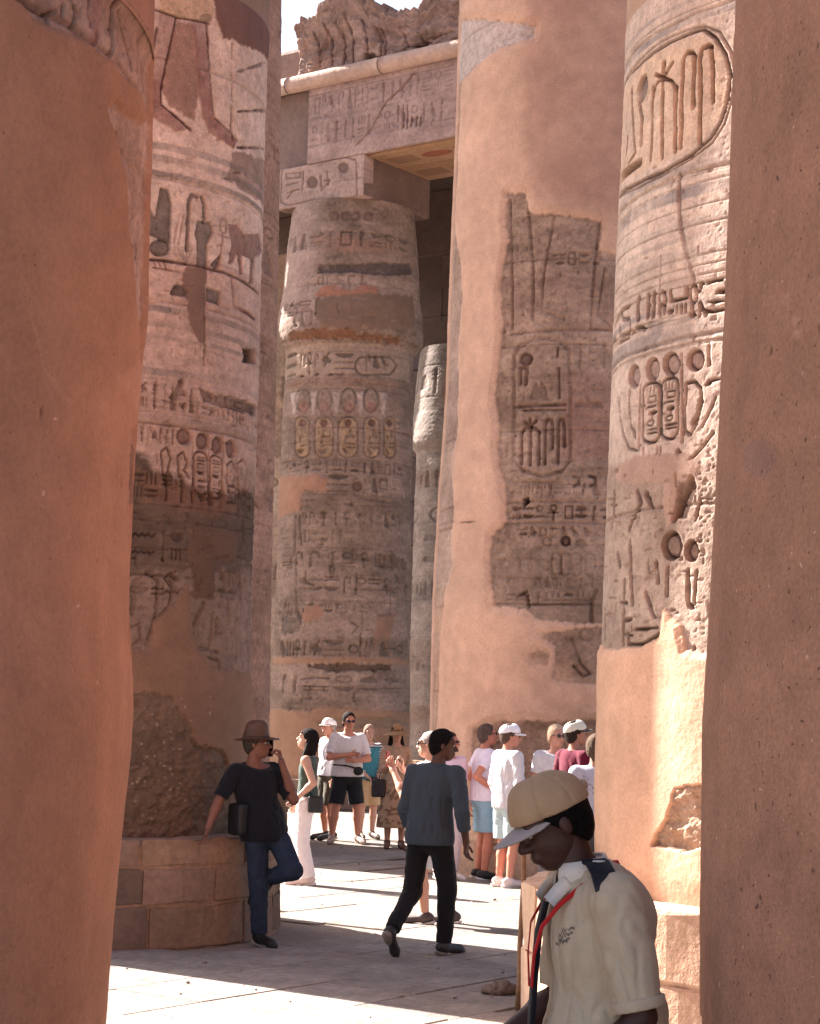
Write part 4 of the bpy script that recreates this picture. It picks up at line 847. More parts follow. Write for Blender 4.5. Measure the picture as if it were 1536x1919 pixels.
oS = art_far(SC, 520, 141, -1.9, 1.9, SC.zs[-1], 1.8, C(190, 160, 140), C(214, 186, 166), [(700, 760), (790, 830), (890, 980), (1040, 1100)], 'bud_column', 'sunlit sliver of a far column in the gap left of the central column', g2, C(200, 168, 146))
# ------------------------------------------------------------------ column bases, abaci, architraves, cornice, roof slabs
DA = np.array([-.804, .595]); DB = np.array([.595, .804])     # the two building directions: left-away, right-away

def chamfer_block(pts_in, z0, z1, ch=.012):
    """closed block over a polygon (list of xy) with a small top/bottom chamfer"""
    P = np.array(pts_in); cen = P.mean(0); n = len(P)
    Q = P+(cen-P)/(np.linalg.norm(cen-P, axis=1)[:, None])*ch
    rings = [np.c_[Q, np.full(n, z0)], np.c_[P, np.full(n, z0+ch)], np.c_[P, np.full(n, z1-ch)], np.c_[Q, np.full(n, z1)]]
    V = np.concatenate(rings); F = []
    for k in range(3):
        for i in range(n): F.append([k*n+i, k*n+(i+1) % n, (k+1)*n+(i+1) % n, (k+1)*n+i])
    return V, F, n

def poly_mesh(name, V, F, colr, jitter=0, seed=0):
    me = bpy.data.meshes.new(name); V = np.array(V, float)
    if jitter: V = V+np.random.default_rng(seed).normal(0, jitter, V.shape)
    me.from_pydata([tuple(v) for v in V], [], [list(f) for f in F]); me.update()
    a = me.color_attributes.new('Col', 'FLOAT_COLOR', 'POINT')
    c4 = np.ones((len(V), 4), np.float32); c4[:, :3] = colr; a.data.foreach_set('color', c4.ravel())
    return me

def column_base(root, c, Rb, ztop, courses, nblk, tones, seed, lit=None):
    """drum base of wedge blocks; the blocks are children of the base"""
    r = random.Random(seed)
    # core and mortar, with a worn rounded rim
    prof = [(Rb-.012, 0.0), (Rb-.012, ztop-.05), (Rb-.05, ztop-.012), (Rb-.10, ztop-.004), (c.r(ztop)-.15, ztop-.004)]
    n = 72; V = []; F = []
    for k, (rr, z) in enumerate(prof):
        for i in range(n):
            t = 2*math.pi*i/n; V.append((rr*math.cos(t), rr*math.sin(t), z))
    for k in range(len(prof)-1):
        for i in range(n): F.append((k*n+i, k*n+(i+1) % n, (k+1)*n+(i+1) % n, (k+1)*n+i))
    base = link('base', poly_mesh('base', V, F, tones[0]*1.1, .004, seed), M['block'], root)
    zs = [0]
    for h in courses: zs.append(zs[-1]+h*ztop/sum(courses))
    for k in range(len(courses)):
        t = r.uniform(0, 1); ts = [t]
        while ts[-1] < t+2*math.pi-.25: ts.append(ts[-1]+2*math.pi/nblk*r.uniform(.7, 1.35))
        ts[-1] = t+2*math.pi
        for i in range(len(ts)-1):
            g = .012/Rb; ta, tb = ts[i]+g, ts[i+1]-g; dr = r.uniform(-.004, .016)
            m_ = max(2, int((tb-ta)/.12)); out = [((Rb+dr)*math.cos(ta+(tb-ta)*j/m_), (Rb+dr)*math.sin(ta+(tb-ta)*j/m_)) for j in range(m_+1)]
            inn = [((Rb-.22)*math.cos(ta+(tb-ta)*j/m_), (Rb-.22)*math.sin(ta+(tb-ta)*j/m_)) for j in range(m_, -1, -1)]
            za, zb = zs[k]+.008, zs[k+1]-(.008 if k < len(courses)-1 else 0)
            Vb, Fb, nn = chamfer_block(out+inn, za, zb, .016)
            h = m_+1
            for kk, w in ((0, False), (3, True)):
                for j in range(m_):
                    q = [kk*nn+j, kk*nn+j+1, kk*nn+nn-2-j, kk*nn+nn-1-j]; Fb.append(q if w else q[::-1])
            tn = tones[r.randrange(len(tones))]*r.uniform(.85, 1.15)
            link('block', poly_mesh('block', Vb, Fb, tn, .007, seed+i+100*k), M['block'], base)
    return base

TB = [C(156, 120, 96), C(146, 114, 92), C(120, 98, 84), C(140, 108, 92), C(114, 92, 80)]
TW = [C(206, 162, 132), C(196, 152, 124), C(214, 172, 142)]
def edge_radius(c, px, py):
    d = ray(px, py); n = math.hypot(d[0], d[1]); return abs(d[0]*c.c[1]-d[1]*c.c[0])/n
column_base(oL2, L2, edge_radius(L2, 524, 1650), .86, [.36, .30, .22], 14, TB, 1)
column_base(oR2, R2, edge_radius(R2, 984, 1680), .85, [.45, .4], 7, TW, 2)
column_base(oM, MC, 1.98, .81, [.45, .4], 9, TW, 3)
column_base(oL3, L3, 2.05, .80, [.45, .4], 9, TB, 4)
column_base(oC, CC, 1.62, .55, [.5], 9, TB, 5)
for o_, c_ in ((oD, DC), (oN, NC), (oS, SC)): column_base(o_, c_, 1.62, .55, [.5], 9, TB, 6)
column_base(oL1, L1, 1.78, .45, [.45], 9, TB, 7)
column_base(oR1, R1, 2.05, .70, [.45, .4], 9, TB, 8)
# earth-stained rough patches on the left base are bare stone showing through its coat
def ab(o, a_, b_): return np.array(o)+DA*a_+DB*b_

class Face:
    """upright plane: origin xy, direction t (to the image right), normal n towards the viewer; same interface as a column for Art"""
    def __init__(s, o, t, n):
        s.o = np.array(o, float); s.t = np.array(t, float); s.n = np.array(n, float); s.R = 1.0; s.dist = float(np.linalg.norm(s.o)); s.mpp = s.dist/FPX
    def sz(s, px, py):
        d = ray(px, py); k = (s.o@s.n)/(d[:2]@s.n); p = CAM+d*k
        return float((p[:2]-s.o)@s.t), float(p[2])

def panel(name, f, a, parent, base_xy, mat, off=None, topcut=None, step=1.7):
    """dense relief sheet of a block face with a skirt turned back into the block"""
    nt = int((a.s1-a.s0)/(step*f.mpp))+2; nz = int((a.z1-a.z0)/(step*f.mpp))+2
    T, Z = np.meshgrid(np.linspace(a.s0, a.s1, nt), np.linspace(a.z0, a.z1, nz), indexing='ij')
    h, rgb, reg = a.sample(T, Z)
    if topcut is not None:
        zt = topcut(T[:, :1]); Z = a.z0+(Z-a.z0)*(zt-a.z0)/(a.z1-a.z0)
    o = h+(off(T, Z) if off else 0)
    # pad a skirt
    pad = lambda A_: np.pad(A_, 1, mode='edge')
    T, Z, o = pad(T), pad(Z), pad(o)
    back = np.zeros(T.shape, bool); back[0] = back[-1] = True; back[:, 0] = back[:, -1] = True
    o = np.where(back, o-.30, o)
    rgb = np.pad(rgb, ((1, 1), (1, 1), (0, 0)), mode='edge')
    XY = f.o+T[..., None]*f.t+o[..., None]*f.n-np.array(base_xy)
    V = np.concatenate([XY, Z[..., None]], -1).reshape(-1, 3)
    I = np.arange(T.size).reshape(T.shape); F = np.stack([I[:-1, :-1], I[1:, :-1], I[1:, 1:], I[:-1, 1:]], -1).reshape(-1, 4)
    return link(name, mesh_np(name, V, F, np.clip(rgb, .01, .8).reshape(-1, 3)), mat, parent)

def beam_box(name, parent, base_xy, o, a0, a1, b0, b1, z0, z1, colr, mat=None, ch=.03, jit=.006, seed=0):
    P = [ab(o, a0, b0), ab(o, a0, b1), ab(o, a1, b1), ab(o, a1, b0)]
    P = [p-np.array(base_xy) for p in P]
    # counter-clockwise seen from above
    ar = sum(P[i-1][0]*P[i][1]-P[i][0]*P[i-1][1] for i in range(4))
    if ar < 0: P = P[::-1]
    V, F, n = chamfer_block(P, z0, z1, ch); F.append([3, 2, 1, 0]); F.append([12, 13, 14, 15])
    return link(name, poly_mesh(name, V, F, colr, jit, seed), mat or M['beam'], parent)

AW = 2.17                       # abacus and architrave width
zc = float(CC.zs[-1]); zab = zc+.80; zar = zab+1.55
cen = CC.c
BST = C(150, 116, 104); BSD = C(128, 98, 88)
# abacus with its carved front
f0 = Face(ab(cen, 0, -AW/2), -DA, -DB)
beam_box('abacus', oC, cen, cen, -AW/2, AW/2, -AW/2+.02, AW/2, zc-.02, zab, BSD, seed=3)
def art_abacus():
    a = Art(f0, -AW/2, AW/2, zc-.02, zab-.01, 1.5, 201, C(164, 132, 122), C(188, 154, 142))
    q = zm(500, 0, 3.838); kw = dict(depth=.03, colr=C(118, 88, 80), al=.6, wear=.1)
    a.stroke(q((120, 1210), (300, 1180), (560, 1130), (640, 1150), (648, 1400), (600, 1420), (300, 1450), (140, 1475), (100, 1450), (105, 1240), (120, 1210)), 2.6, **kw)
    for P in ([(140, 1250), (240, 1240), (240, 1275), (140, 1285), (140, 1250)], [(140, 1330), (230, 1310)], [(140, 1390), (230, 1360)], [(262, 1230), (252, 1370)], [(385, 1260), (390, 1370), (450, 1300)], [(430, 1230), (440, 1330)], [(410, 1300), (455, 1295)], [(180, 1380), (150, 1420)]): a.stroke(q(*P), 2.6, **kw)
    a.ell(500+325/3.838, 1312/3.838, 10, 11, depth=.05, dome=.7, wear=0, colr=C(130, 100, 90)); a.ell(500+548/3.838, 1205/3.838, 9, 10, depth=.04, dome=.7, wear=0, colr=C(130, 100, 90))
    panel('cartouche_face', f0, a, oC, cen, M['beam'], topcut=None)
art_abacus()
# architrave: one long beam carved on its face, its left block broken back
arch = empty('architrave', (cen[0], cen[1], 0)); tag(arch, 'long carved stone architrave with rounded moulding, resting on the central bud column', 'architrave', None, 'thing')
tb = Face(ab(cen, 0, -AW/2), -DA, -DB).sz(578, 240)[0]           # where the face is broken, along the beam
beam_box('beam_block', arch, cen, cen, -tb, -9.5, -AW/2+.05, AW/2-.01, zab+.004, zar, C(150, 112, 92), seed=5)
beam_box('beam_block', arch, cen, cen, -tb+.02, 9.0, -AW/2+.26, AW/2-.01, zab+.004, zar+.05, C(138, 110, 102), seed=6, jit=.02)
f1 = Face(ab(cen, 0, -AW/2-.01), -DA, -DB)
def art_arch():
    a = Art(f1, tb, 6.0, zab, zar-.05, 1.5, 211, C(152, 120, 114), C(182, 148, 140))
    q = zm(500, 0, 3.838); kw = dict(depth=.028, colr=C(124, 94, 88), al=.5, wear=.35)
    a.row(640, 168, 208, 590, 860, 3, wpx=20, **kw); a.row(640, 222, 262, 585, 840, 8, wpx=20, **kw)
    for x in (945, 980, 1010): a.stroke(q((x, 760), (x-5, 920)), 3, depth=.04, colr=C(112, 82, 76))
    for x in (1040, 1075, 1105): a.stroke(q((x, 840), (x-4, 905)), 3, depth=.04, colr=C(112, 82, 76))
    a.stroke(q((345, 850), (700, 790), (1390, 640)), 1.6, depth=.02); a.stroke(q((345, 1030), (700, 965), (1000, 905)), 1.6, depth=.02)
    a.stroke(q((640, 1050), (760, 910), (850, 740), (980, 620), (1060, 520)), 2.6, depth=.06, colr=C(150, 118, 106), wob=2, wear=.1)
    panel('carved_face', f1, a, arch, cen, M['beam'])
art_arch()
# painted soffit panels under the beam
zs_ = zab-.004
def soffit():
    for k, (b0, b1, cc) in enumerate(((-AW/2+.12, -.02, C(176, 130, 92)), (.03, AW/2-.1, C(170, 124, 88)))):
        o_ = beam_box('painted_soffit', arch, cen, cen, -AW/2-.02, -9.4, b0, b1, zs_-.045, zs_+.02, cc, ch=.012, jit=.002, seed=20+k)
        for j in range(7):
            a0 = -AW/2-.5-j*.8
            V, F = [], []
            pts = arcpts(0, 0, .34, .16, n=20)[:-1] if j % 2 else [(-.3, -.2), (.3, -.2), (.3, .2), (-.3, .2)]
            P = [ab(cen, a0+x, (b0+b1)/2+y)-cen for x, y in pts]
            V, F, n = chamfer_block(P, zs_-.055, zs_-.044, .002); F.append(list(range(n))[::-1])
            link('painted_sign', poly_mesh('painted_sign', V, F, C(158, 84, 58) if j % 2 else C(150, 108, 78)), M['beam'], o_)
soffit()
# rounded torus moulding in lengths
r_ = random.Random(3); t_ = -7.0; k = 0
while t_ < 8.5:
    L = r_.uniform(1.6, 2.8); n = 18; ns = 14; V = []; F = []
    o0 = ab(cen, 0, -AW/2-.03)
    for i in range(ns+1):
        tt = t_+.01+(L-.02)*i/ns
        for j in range(n):
            an = 2*math.pi*j/n; rr = .165*(1+.07*(vnoise(np.array(tt*2.3), np.array(an*1.4), 9)-.5))
            p = o0-DA*tt-DB*(rr*math.cos(an)+.03)-cen; V.append((p[0], p[1], zar+.10+rr*math.sin(an)))
    for i in range(ns):
        for j in range(n): F.append((i*n+j, i*n+(j+1) % n, (i+1)*n+(j+1) % n, (i+1)*n+j))
    F.append(list(range(n))); F.append(list(range(ns*n, ns*n+n))[::-1])
    me = poly_mesh('torus_moulding', V, F, C(190, 154, 138)); me.polygons.foreach_set('use_smooth', [True]*len(me.polygons))
    link('torus_moulding', me, M['beam'], arch); t_ += L; k += 1
# broken cavetto cornice above, in two stones
corn = empty('cornice', (cen[0], cen[1], 0)); tag(corn, 'broken cavetto cornice with a ragged top against the sky', 'cornice', None, 'thing')
f2 = Face(ab(cen, 0, -AW/2+.02), -DA, -DB); zq = zar+.22
ragpx = [(566, 58), (572, 48), (600, 46), (612, 30), (622, 14), (640, 10), (655, -4), (675, -14), (690, -10), (700, 8), (725, 20), (760, 24), (795, 18), (806, 2), (830, -12), (870, -20), (930, -10)]
rt = [f2.sz(*p) for p in ragpx]; rx, rzv = np.array([p[0] for p in rt]), np.array([p[1] for p in rt])
def cavetto(T, Z): v = np.clip((Z-zq)/1.5, 0, 1.2); return .05+.42*v**2.2
def art_corn():
    a = Art(f2, rx[0], 5.0, zq, zq+1.6, 1.5, 221, C(126, 96, 88), C(160, 126, 114))
    a.h += (a.n1-.5)*.26+(fbm(a.S*1.6, a.Z*1.6, 231)-.5)*.22+(a.n3-.5)*.02; a.rgb *= (.8+.4*a.n2)[..., None]
    for x in (600, 622, 645, 662, 690, 715, 722, 760, 790):
        a.stroke([(x, 30), (x+6, 70), (x+2, 120)], 4, depth=.07, colr=C(112, 84, 78), wob=3)
    a.stroke([(588, 130), (610, 100), (622, 62), (628, 45)], 5, depth=.08, colr=C(176, 140, 126)); a.stroke([(735, 110), (760, 85), (800, 62), (850, 50)], 6, depth=.08, wob=4)
    a.poly([(688, 100), (700, 96), (720, 112), (705, 122), (690, 118)], depth=.15, colr=C(80, 60, 56), wob=5)
    a.poly([(775, 80), (800, 66), (815, 72), (790, 90)], depth=.15, colr=C(90, 66, 60), wob=5)
    def tc(T):
        n = fbm(T*3.0, T*0+.5, 77, 4)-.5
        return np.interp(T, rx, rzv)+n*.30+(fbm(T*11, T*0+.2, 79, 3)-.5)*.22
    panel('carved_stone', f2, a, corn, cen, M['beam'], off=cavetto, topcut=tc)
    # ragged body behind the face
    T = np.linspace(rx[0], 5.0, 70); B = np.linspace(.22, 1.4, 9)
    TT, BB = np.meshgrid(T, B, indexing='ij'); ZZ = tc(TT)+(fbm(TT*2, BB*2, 81)-.62)*.35-.25*np.clip(BB, 0, 2)
    V = []; I = np.arange(TT.size).reshape(TT.shape)
    top = np.stack([*(np.moveaxis(f2.o+TT[..., None]*f2.t-BB[..., None]*f2.n-cen, -1, 0)), np.maximum(ZZ, zq+.1)], -1).reshape(-1, 3)
    bot = top.copy(); bot[:, 2] = zq-.02
    F = np.stack([I[:-1, :-1], I[1:, :-1], I[1:, 1:], I[:-1, 1:]], -1).reshape(-1, 4)
    rim = []
    for e in (I[:, 0], I[-1, :], I[::-1, -1], I[0, ::-1]): rim += list(e[:-1])
    rim = np.array(rim); nx = np.roll(rim, -1); off_ = TT.size
    side = np.stack([rim, nx, nx+off_, rim+off_], -1)
    link('broken_core', mesh_np('broken_core', np.concatenate([top, bot]), np.concatenate([F, side]), np.tile(C(150, 118, 104), (2*TT.size, 1)), smooth=False), M['beam'], corn)
art_corn()
beam_box('end_stone', corn, cen, cen, -rx[0]+.02, 7.0, -AW/2+.16, AW/2-.3, zar+.06, Face(ab(cen, 0, -AW/2+.16), -DA, -DB).sz(550, 96)[1], C(140, 110, 100), jit=.02, seed=31)
# aisle behind: abaci, parallel architraves and roofing slabs, stone coloured darker to deepen the shade
def aisle(c_, root, lab, a0, a1):
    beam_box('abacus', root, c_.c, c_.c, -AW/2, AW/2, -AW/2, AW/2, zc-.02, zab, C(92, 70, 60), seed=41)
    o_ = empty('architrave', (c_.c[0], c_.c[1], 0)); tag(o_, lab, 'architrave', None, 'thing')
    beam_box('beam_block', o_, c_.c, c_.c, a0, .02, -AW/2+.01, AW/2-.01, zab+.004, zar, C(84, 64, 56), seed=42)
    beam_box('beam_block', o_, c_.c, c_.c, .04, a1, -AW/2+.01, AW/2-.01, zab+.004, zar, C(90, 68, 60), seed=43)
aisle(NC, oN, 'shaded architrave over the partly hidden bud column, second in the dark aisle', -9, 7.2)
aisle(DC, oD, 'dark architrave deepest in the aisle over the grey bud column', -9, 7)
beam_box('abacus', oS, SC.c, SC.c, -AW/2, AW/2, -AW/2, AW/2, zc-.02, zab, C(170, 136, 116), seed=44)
for k in range(12):
    a0 = 8.5-k*1.62
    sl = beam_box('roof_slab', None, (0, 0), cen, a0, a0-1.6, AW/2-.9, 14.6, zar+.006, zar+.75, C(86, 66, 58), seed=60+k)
    tag(sl, ('stone roof slab directly over the central bud column, %s from the left end' % ['first', 'second', 'third', 'fourth', 'fifth', 'sixth', 'seventh', 'eighth', 'ninth', 'tenth', 'eleventh', 'twelfth'][k]), 'roof slab', 'roof slabs of the side aisle', 'thing')

# far wall of the hall, closing the dark aisle, in courses of blocks coloured darker for its shade
wl = empty('enclosure_wall', (*ab(cen, -2, 19), 0)); tag(wl, 'far shaded sandstone wall closing the aisle behind the columns', 'wall', None, 'thing')
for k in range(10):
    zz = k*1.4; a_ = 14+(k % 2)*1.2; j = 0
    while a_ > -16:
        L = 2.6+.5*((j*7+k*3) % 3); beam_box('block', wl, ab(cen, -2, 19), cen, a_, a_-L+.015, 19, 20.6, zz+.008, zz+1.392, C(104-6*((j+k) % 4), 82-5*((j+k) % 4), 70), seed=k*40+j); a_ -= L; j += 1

def dup(root, xy, label):
    """another column of the same make: the thing, its parts and their pieces"""
    r = root.copy(); col.objects.link(r); r.location = (xy[0], xy[1], 0); r['label'] = label
    for ch in list(root.children):
        c_ = ch.copy(); col.objects.link(c_); c_.parent = r
        for g in list(ch.children):
            d_ = g.copy(); col.objects.link(d_); d_.parent = c_
    return r
dup(oC, cen+DA*5.3, 'unseen bud-capital column added for its shade, next along the row behind the painted left column')  # three hidden row neighbours, added to cast shade on the visible columns
dup(oD, DC.c+DA*5.3, 'unseen far bud column added for its shade, directly behind the central column, deepest row')
dup(oN, NC.c+DA*5.6, 'unseen bud column added for its shade, directly behind the central column, middle row')
# ------------------------------------------------------------------ ground and paving
gm = mesh_np('ground', np.array([[-400, -200, 0], [400, -200, 0], [400, 900, 0], [-400, 900, 0]]), np.array([[0, 1, 2, 3]]))
go = link('ground', gm, M['ground']); tag(go, None, None, kind='structure')
def paving():
    mats = [material('paving_stone', tuple(cc), rough=.85, noise=[(2.2, .22), (16, .18), (70, .12)], bump=[(7, .014), (60, .006)]) for cc in ((.235, .20, .178), (.22, .187, .168), (.25, .21, .188))]
    rr = random.Random(12); n = 0
    b = 0.0; row_ = 0
    # courses run along DB; step across them along -DA
    for row_ in range(-14, 20):
        w = .78; a0 = row_*w
        b = 2.0+rr.uniform(-1, 0)
        while b < 34:
            L = rr.uniform(.8, 1.7); cx = DA*(a0+w/2)+DB*(b+L/2)
            X, Y = cx
            if Y > 10.2 and Y < 33 and abs(X) < .225*Y+.9:
                # keep clear of column bases
                if all(np.hypot(*(cx-c_.c)) > rb for c_, rb in ((L1, 2.3), (L2, 2.3), (R2, 2.4), (MC, 2.2), (L3, 2.3))):
                    g = rr.uniform(.003, .007); P = [cx+DA*da*(w/2-g)+DB*db*(L/2-g) for da, db in ((-1, -1), (1, -1), (1, 1), (-1, 1))]
                    P = [p-cx+np.array([rr.uniform(-.004, .004), rr.uniform(-.004, .004)]) for p in P]
                    ar = sum(P[i-1][0]*P[i][1]-P[i][0]*P[i-1][1] for i in range(4))
                    if ar < 0: P = P[::-1]
                    V, F, k = chamfer_block(P, -.05, rr.uniform(.013, .021), .006); F.append([12, 13, 14, 15])
                    me = bpy.data.meshes.new('paving_slab'); me.from_pydata([tuple(v) for v in V], [], F); me.update()
                    o = link('paving_slab', me, mats[rr.randrange(3)], go); o.location = (X, Y, 0); n += 1
            b += L
    print('slabs', n)
paving()

def pebbles():
    """small stones and grit lying on the paving, one loose mass"""
    r = np.random.default_rng(21); V = []; F = []
    for k in range(420):
        Y = 10.5+22*r.random()**1.6; X = (r.random()-.5)*.42*Y; s_ = .006+.018*r.random()**3
        if any(np.hypot(X-c_.c[0], Y-c_.c[1]) < 2.1 for c_ in (L2, R2, MC, L3, L1)): continue
        b_ = len(V); o_ = [(1, 0, 0), (-1, 0, 0), (0, 1, 0), (0, -1, 0), (0, 0, .7), (0, 0, -.5)]
        for p_ in o_: q = np.array(p_)*s_*(.6+.8*r.random()); V.append((X+q[0], Y+q[1], .02+s_*.4+q[2]))
        for f_ in ((0, 2, 4), (2, 1, 4), (1, 3, 4), (3, 0, 4), (2, 0, 5), (1, 2, 5), (3, 1, 5), (0, 3, 5)): F.append([b_+i for i in f_])
    o = link('gravel', mesh_np('gravel', np.array(V), np.array(F), smooth=False), M['ground']); tag(o, 'loose grit and pebbles scattered over the paving', 'gravel', None, 'stuff')
pebbles()
# ------------------------------------------------------------------ people: skin and clothes from signed distances, surface nets
def _smin(a, b, k):
    h = np.clip(.5+.5*(b-a)/k, 0, 1); return b*(1-h)+a*h-k*h*(1-h)
def sd_prim(P, pr):
    if pr[0] == 'rc':
        a, b = np.asarray(pr[1], float), np.asarray(pr[2], float); ba = b-a
        t = np.clip(((P-a)@ba)/(ba@ba+1e-9), 0, 1)
        return np.linalg.norm(P-a-t[..., None]*ba, axis=-1)-(pr[3]+t*(pr[4]-pr[3]))
    c = np.asarray(pr[1], float); r = np.asarray(pr[2], float); q = P-c
    if pr[0] == 'bx':
        q = np.abs(q)-r+pr[3]; return np.linalg.norm(np.maximum(q, 0), axis=-1)+np.minimum(q.max(-1), 0)-pr[3]
    if len(pr) > 3 and pr[3] is not None: q = q@np.asarray(pr[3])
    k0 = np.linalg.norm(q/r, axis=-1); k1 = np.linalg.norm(q/(r*r), axis=-1)+1e-9
    return k0*(k0-1)/k1
def sd_comp(P, comp):
    d = None
    for pr in comp['p']:
        e = sd_prim(P, pr); d = e if d is None else _smin(d, e, comp.get('k', .03))
    for pr, k in comp.get('cut', []):                    # carve a shape out
        d = -_smin(-d, sd_prim(P, pr), k)
    if comp.get('noise'):
        am, fr, sd = comp['noise']; fr = np.asarray(fr); n_ = noise3(P*fr, sd)
        d = d+am*(n_-.5)*1.6
        if am >= .006: d = d+am*.9*(1-np.clip(np.abs(noise3(P*fr*1.7+3.1, sd+11)-.5)*9, 0, 1))
    for pt, nm in comp.get('clip', []):
        d = np.maximum(d, (P-np.asarray(pt))@(np.asarray(nm, float)/np.linalg.norm(nm)))
    return d
def surface(comps, vox, k=.02, lo=None, hi=None):
    pts = []
    for c in comps:
        for pr in c['p']:
            if pr[0] == 'rc':
                for p, r in ((pr[1], pr[3]), (pr[2], pr[4])): pts += [np.asarray(p)-r, np.asarray(p)+r]
            else: m_ = max(pr[2]) if pr[0] == 'el' and len(pr) > 3 and pr[3] is not None else np.asarray(pr[2]); pts += [np.asarray(pr[1])-m_, np.asarray(pr[1])+m_]
    pts = np.array(pts); a = pts.min(0)-.03; b = pts.max(0)+.03
    if lo is not None: a = np.maximum(a, lo)
    if hi is not None: b = np.minimum(b, hi)
    n = np.ceil((b-a)/vox).astype(int)+2
    G = np.stack(np.meshgrid(*[a[i]+np.arange(n[i])*vox for i in range(3)], indexing='ij'), -1)
    f = None
    for c in comps:
        e = sd_comp(G, c); f = e if f is None else _smin(f, e, k)
    f[0] = f[-1] = 1; f[:, 0] = f[:, -1] = 1; f[:, :, 0] = f[:, :, -1] = 1
    ins = f < 0
    c8 = [ins[i:n[0]-1+i, j:n[1]-1+j, k_:n[2]-1+k_] for i in (0, 1) for j in (0, 1) for k_ in (0, 1)]
    s8 = sum(x.astype(np.int8) for x in c8); act = (s8 > 0) & (s8 < 8)
    idx = np.full(act.shape, -1); I, J, K = np.nonzero(act); idx[I, J, K] = np.arange(len(I))
    acc = np.zeros((len(I), 3)); cnt = np.zeros(len(I))
    for ax in range(3):
        for u in (0, 1):
            for v in (0, 1):
                o = [0, 0, 0]; o[(ax+1) % 3] = u; o[(ax+2) % 3] = v; e = list(o); e[ax] = 1
                f0 = f[I+o[0], J+o[1], K+o[2]]; f1 = f[I+e[0], J+e[1], K+e[2]]; x = (f0 < 0) != (f1 < 0)
                t = np.where(x, f0/(f0-f1+1e-12), 0); p = np.repeat(np.array([o], float), len(I), 0); p[:, ax] = t
                acc[x] += p[x]; cnt[x] += 1
    V = a+(np.stack([I, J, K], -1)+acc/cnt[:, None])*vox
    Fs = []
    for ax in range(3):
        s0 = [slice(1, -1)]*3; s0[ax] = slice(0, -1); s1 = list(s0); s1[ax] = slice(1, None)
        A_, B_ = ins[tuple(s0)], ins[tuple(s1)]; x = A_ != B_
        ii = np.argwhere(x)
        if len(ii) == 0: continue
        off = np.array([1, 1, 1]); off[ax] = 0; ii = ii+off
        b1 = (ax+1) % 3; b2 = (ax+2) % 3; d1 = np.zeros(3, int); d1[b1] = 1; d2 = np.zeros(3, int); d2[b2] = 1
        g = lambda q: idx[q[:, 0], q[:, 1], q[:, 2]]
        quad = np.stack([g(ii), g(ii-d1), g(ii-d1-d2), g(ii-d2)], -1); fl = B_[x]
        quad[fl] = quad[fl][:, ::-1]
        Fs.append(quad)
    F = np.concatenate(Fs); F = F[(F >= 0).all(1)]
    return V, F

def tube(path, radii, n=7):
    path = np.asarray(path, float); V = []; F = []
    for i, p in enumerate(path):
        t = path[min(i+1, len(path)-1)]-path[max(i-1, 0)]; t /= np.linalg.norm(t)+1e-9
        u = np.cross(t, [.3, .2, .93]); u /= np.linalg.norm(u)+1e-9; w = np.cross(t, u)
        for j in range(n): an = 2*math.pi*j/n; V.append(p+radii[i]*(math.cos(an)*u+math.sin(an)*w))
    for i in range(len(path)-1):
        for j in range(n): F.append([i*n+j, i*n+(j+1) % n, (i+1)*n+(j+1) % n, (i+1)*n+j])
    a = len(V); V.append(path[0]); V.append(path[-1]+(path[-1]-path[-2])/np.linalg.norm(path[-1]-path[-2])*radii[-1]*.6)
    for j in range(n): F.append([a, (j+1) % n, j, j]); F.append([a+1, (len(path)-1)*n+j, (len(path)-1)*n+(j+1) % n, (len(path)-1)*n+(j+1) % n])
    return np.array(V), F

M['skin'] = material('skin', attr=True, rough=.5, noise=[(30, .06)], bump=[(160, .0008)], spec=.35)
M['cloth'] = material('woven_cloth', attr=True, rough=.9, noise=[(25, .05), (300, .06)], bump=[(420, .0012), (28, .004)], spec=.15, sheen=.1)
M['denim'] = material('denim', attr=True, rough=.9, noise=[(14, .14), (380, .10)], bump=[(420, .0014), (24, .006)], spec=.15)
M['hair'] = material('hair', attr=True, rough=.8, noise=[(60, .4)], bump=[(90, .012), (220, .006)], spec=.12)
M['leather'] = material('leather', attr=True, rough=.55, noise=[(20, .12)], bump=[(90, .002)], spec=.4)
M['gloss'] = material('dark_lens', attr=True, rough=.12, spec=.6)
M['straw'] = material('straw', attr=True, rough=.85, noise=[(90, .2)], bump=[(150, .004)])

def rotx(a): c, s = math.cos(a), math.sin(a); return np.array([[1, 0, 0], [0, c, -s], [0, s, c]])
def roty(a): c, s = math.cos(a), math.sin(a); return np.array([[c, 0, s], [0, 1, 0], [-s, 0, c]])
def rotz(a): c, s = math.cos(a), math.sin(a); return np.array([[c, -s, 0], [s, c, 0], [0, 0, 1]])
def unit_rows(v): return v/(np.linalg.norm(v, axis=1)[:, None]+1e-9)
def unit(v): v = np.asarray(v, float); return v/(np.linalg.norm(v)+1e-9)

DEF = dict(pel=(0, 0, .95), wai=(0, 0, 1.08), che=(0, 0, 1.28), nk=(0, -.015, 1.47), hd=(0, .02, 1.635),
           sh=(.18, -.01, 1.415), el=(.225, -.03, 1.13), wr=(.235, .05, .89), hip=(.09, 0, .92), kn=(.10, .02, .50), an=(.10, -.03, .085), to=(.12, .165, .035))

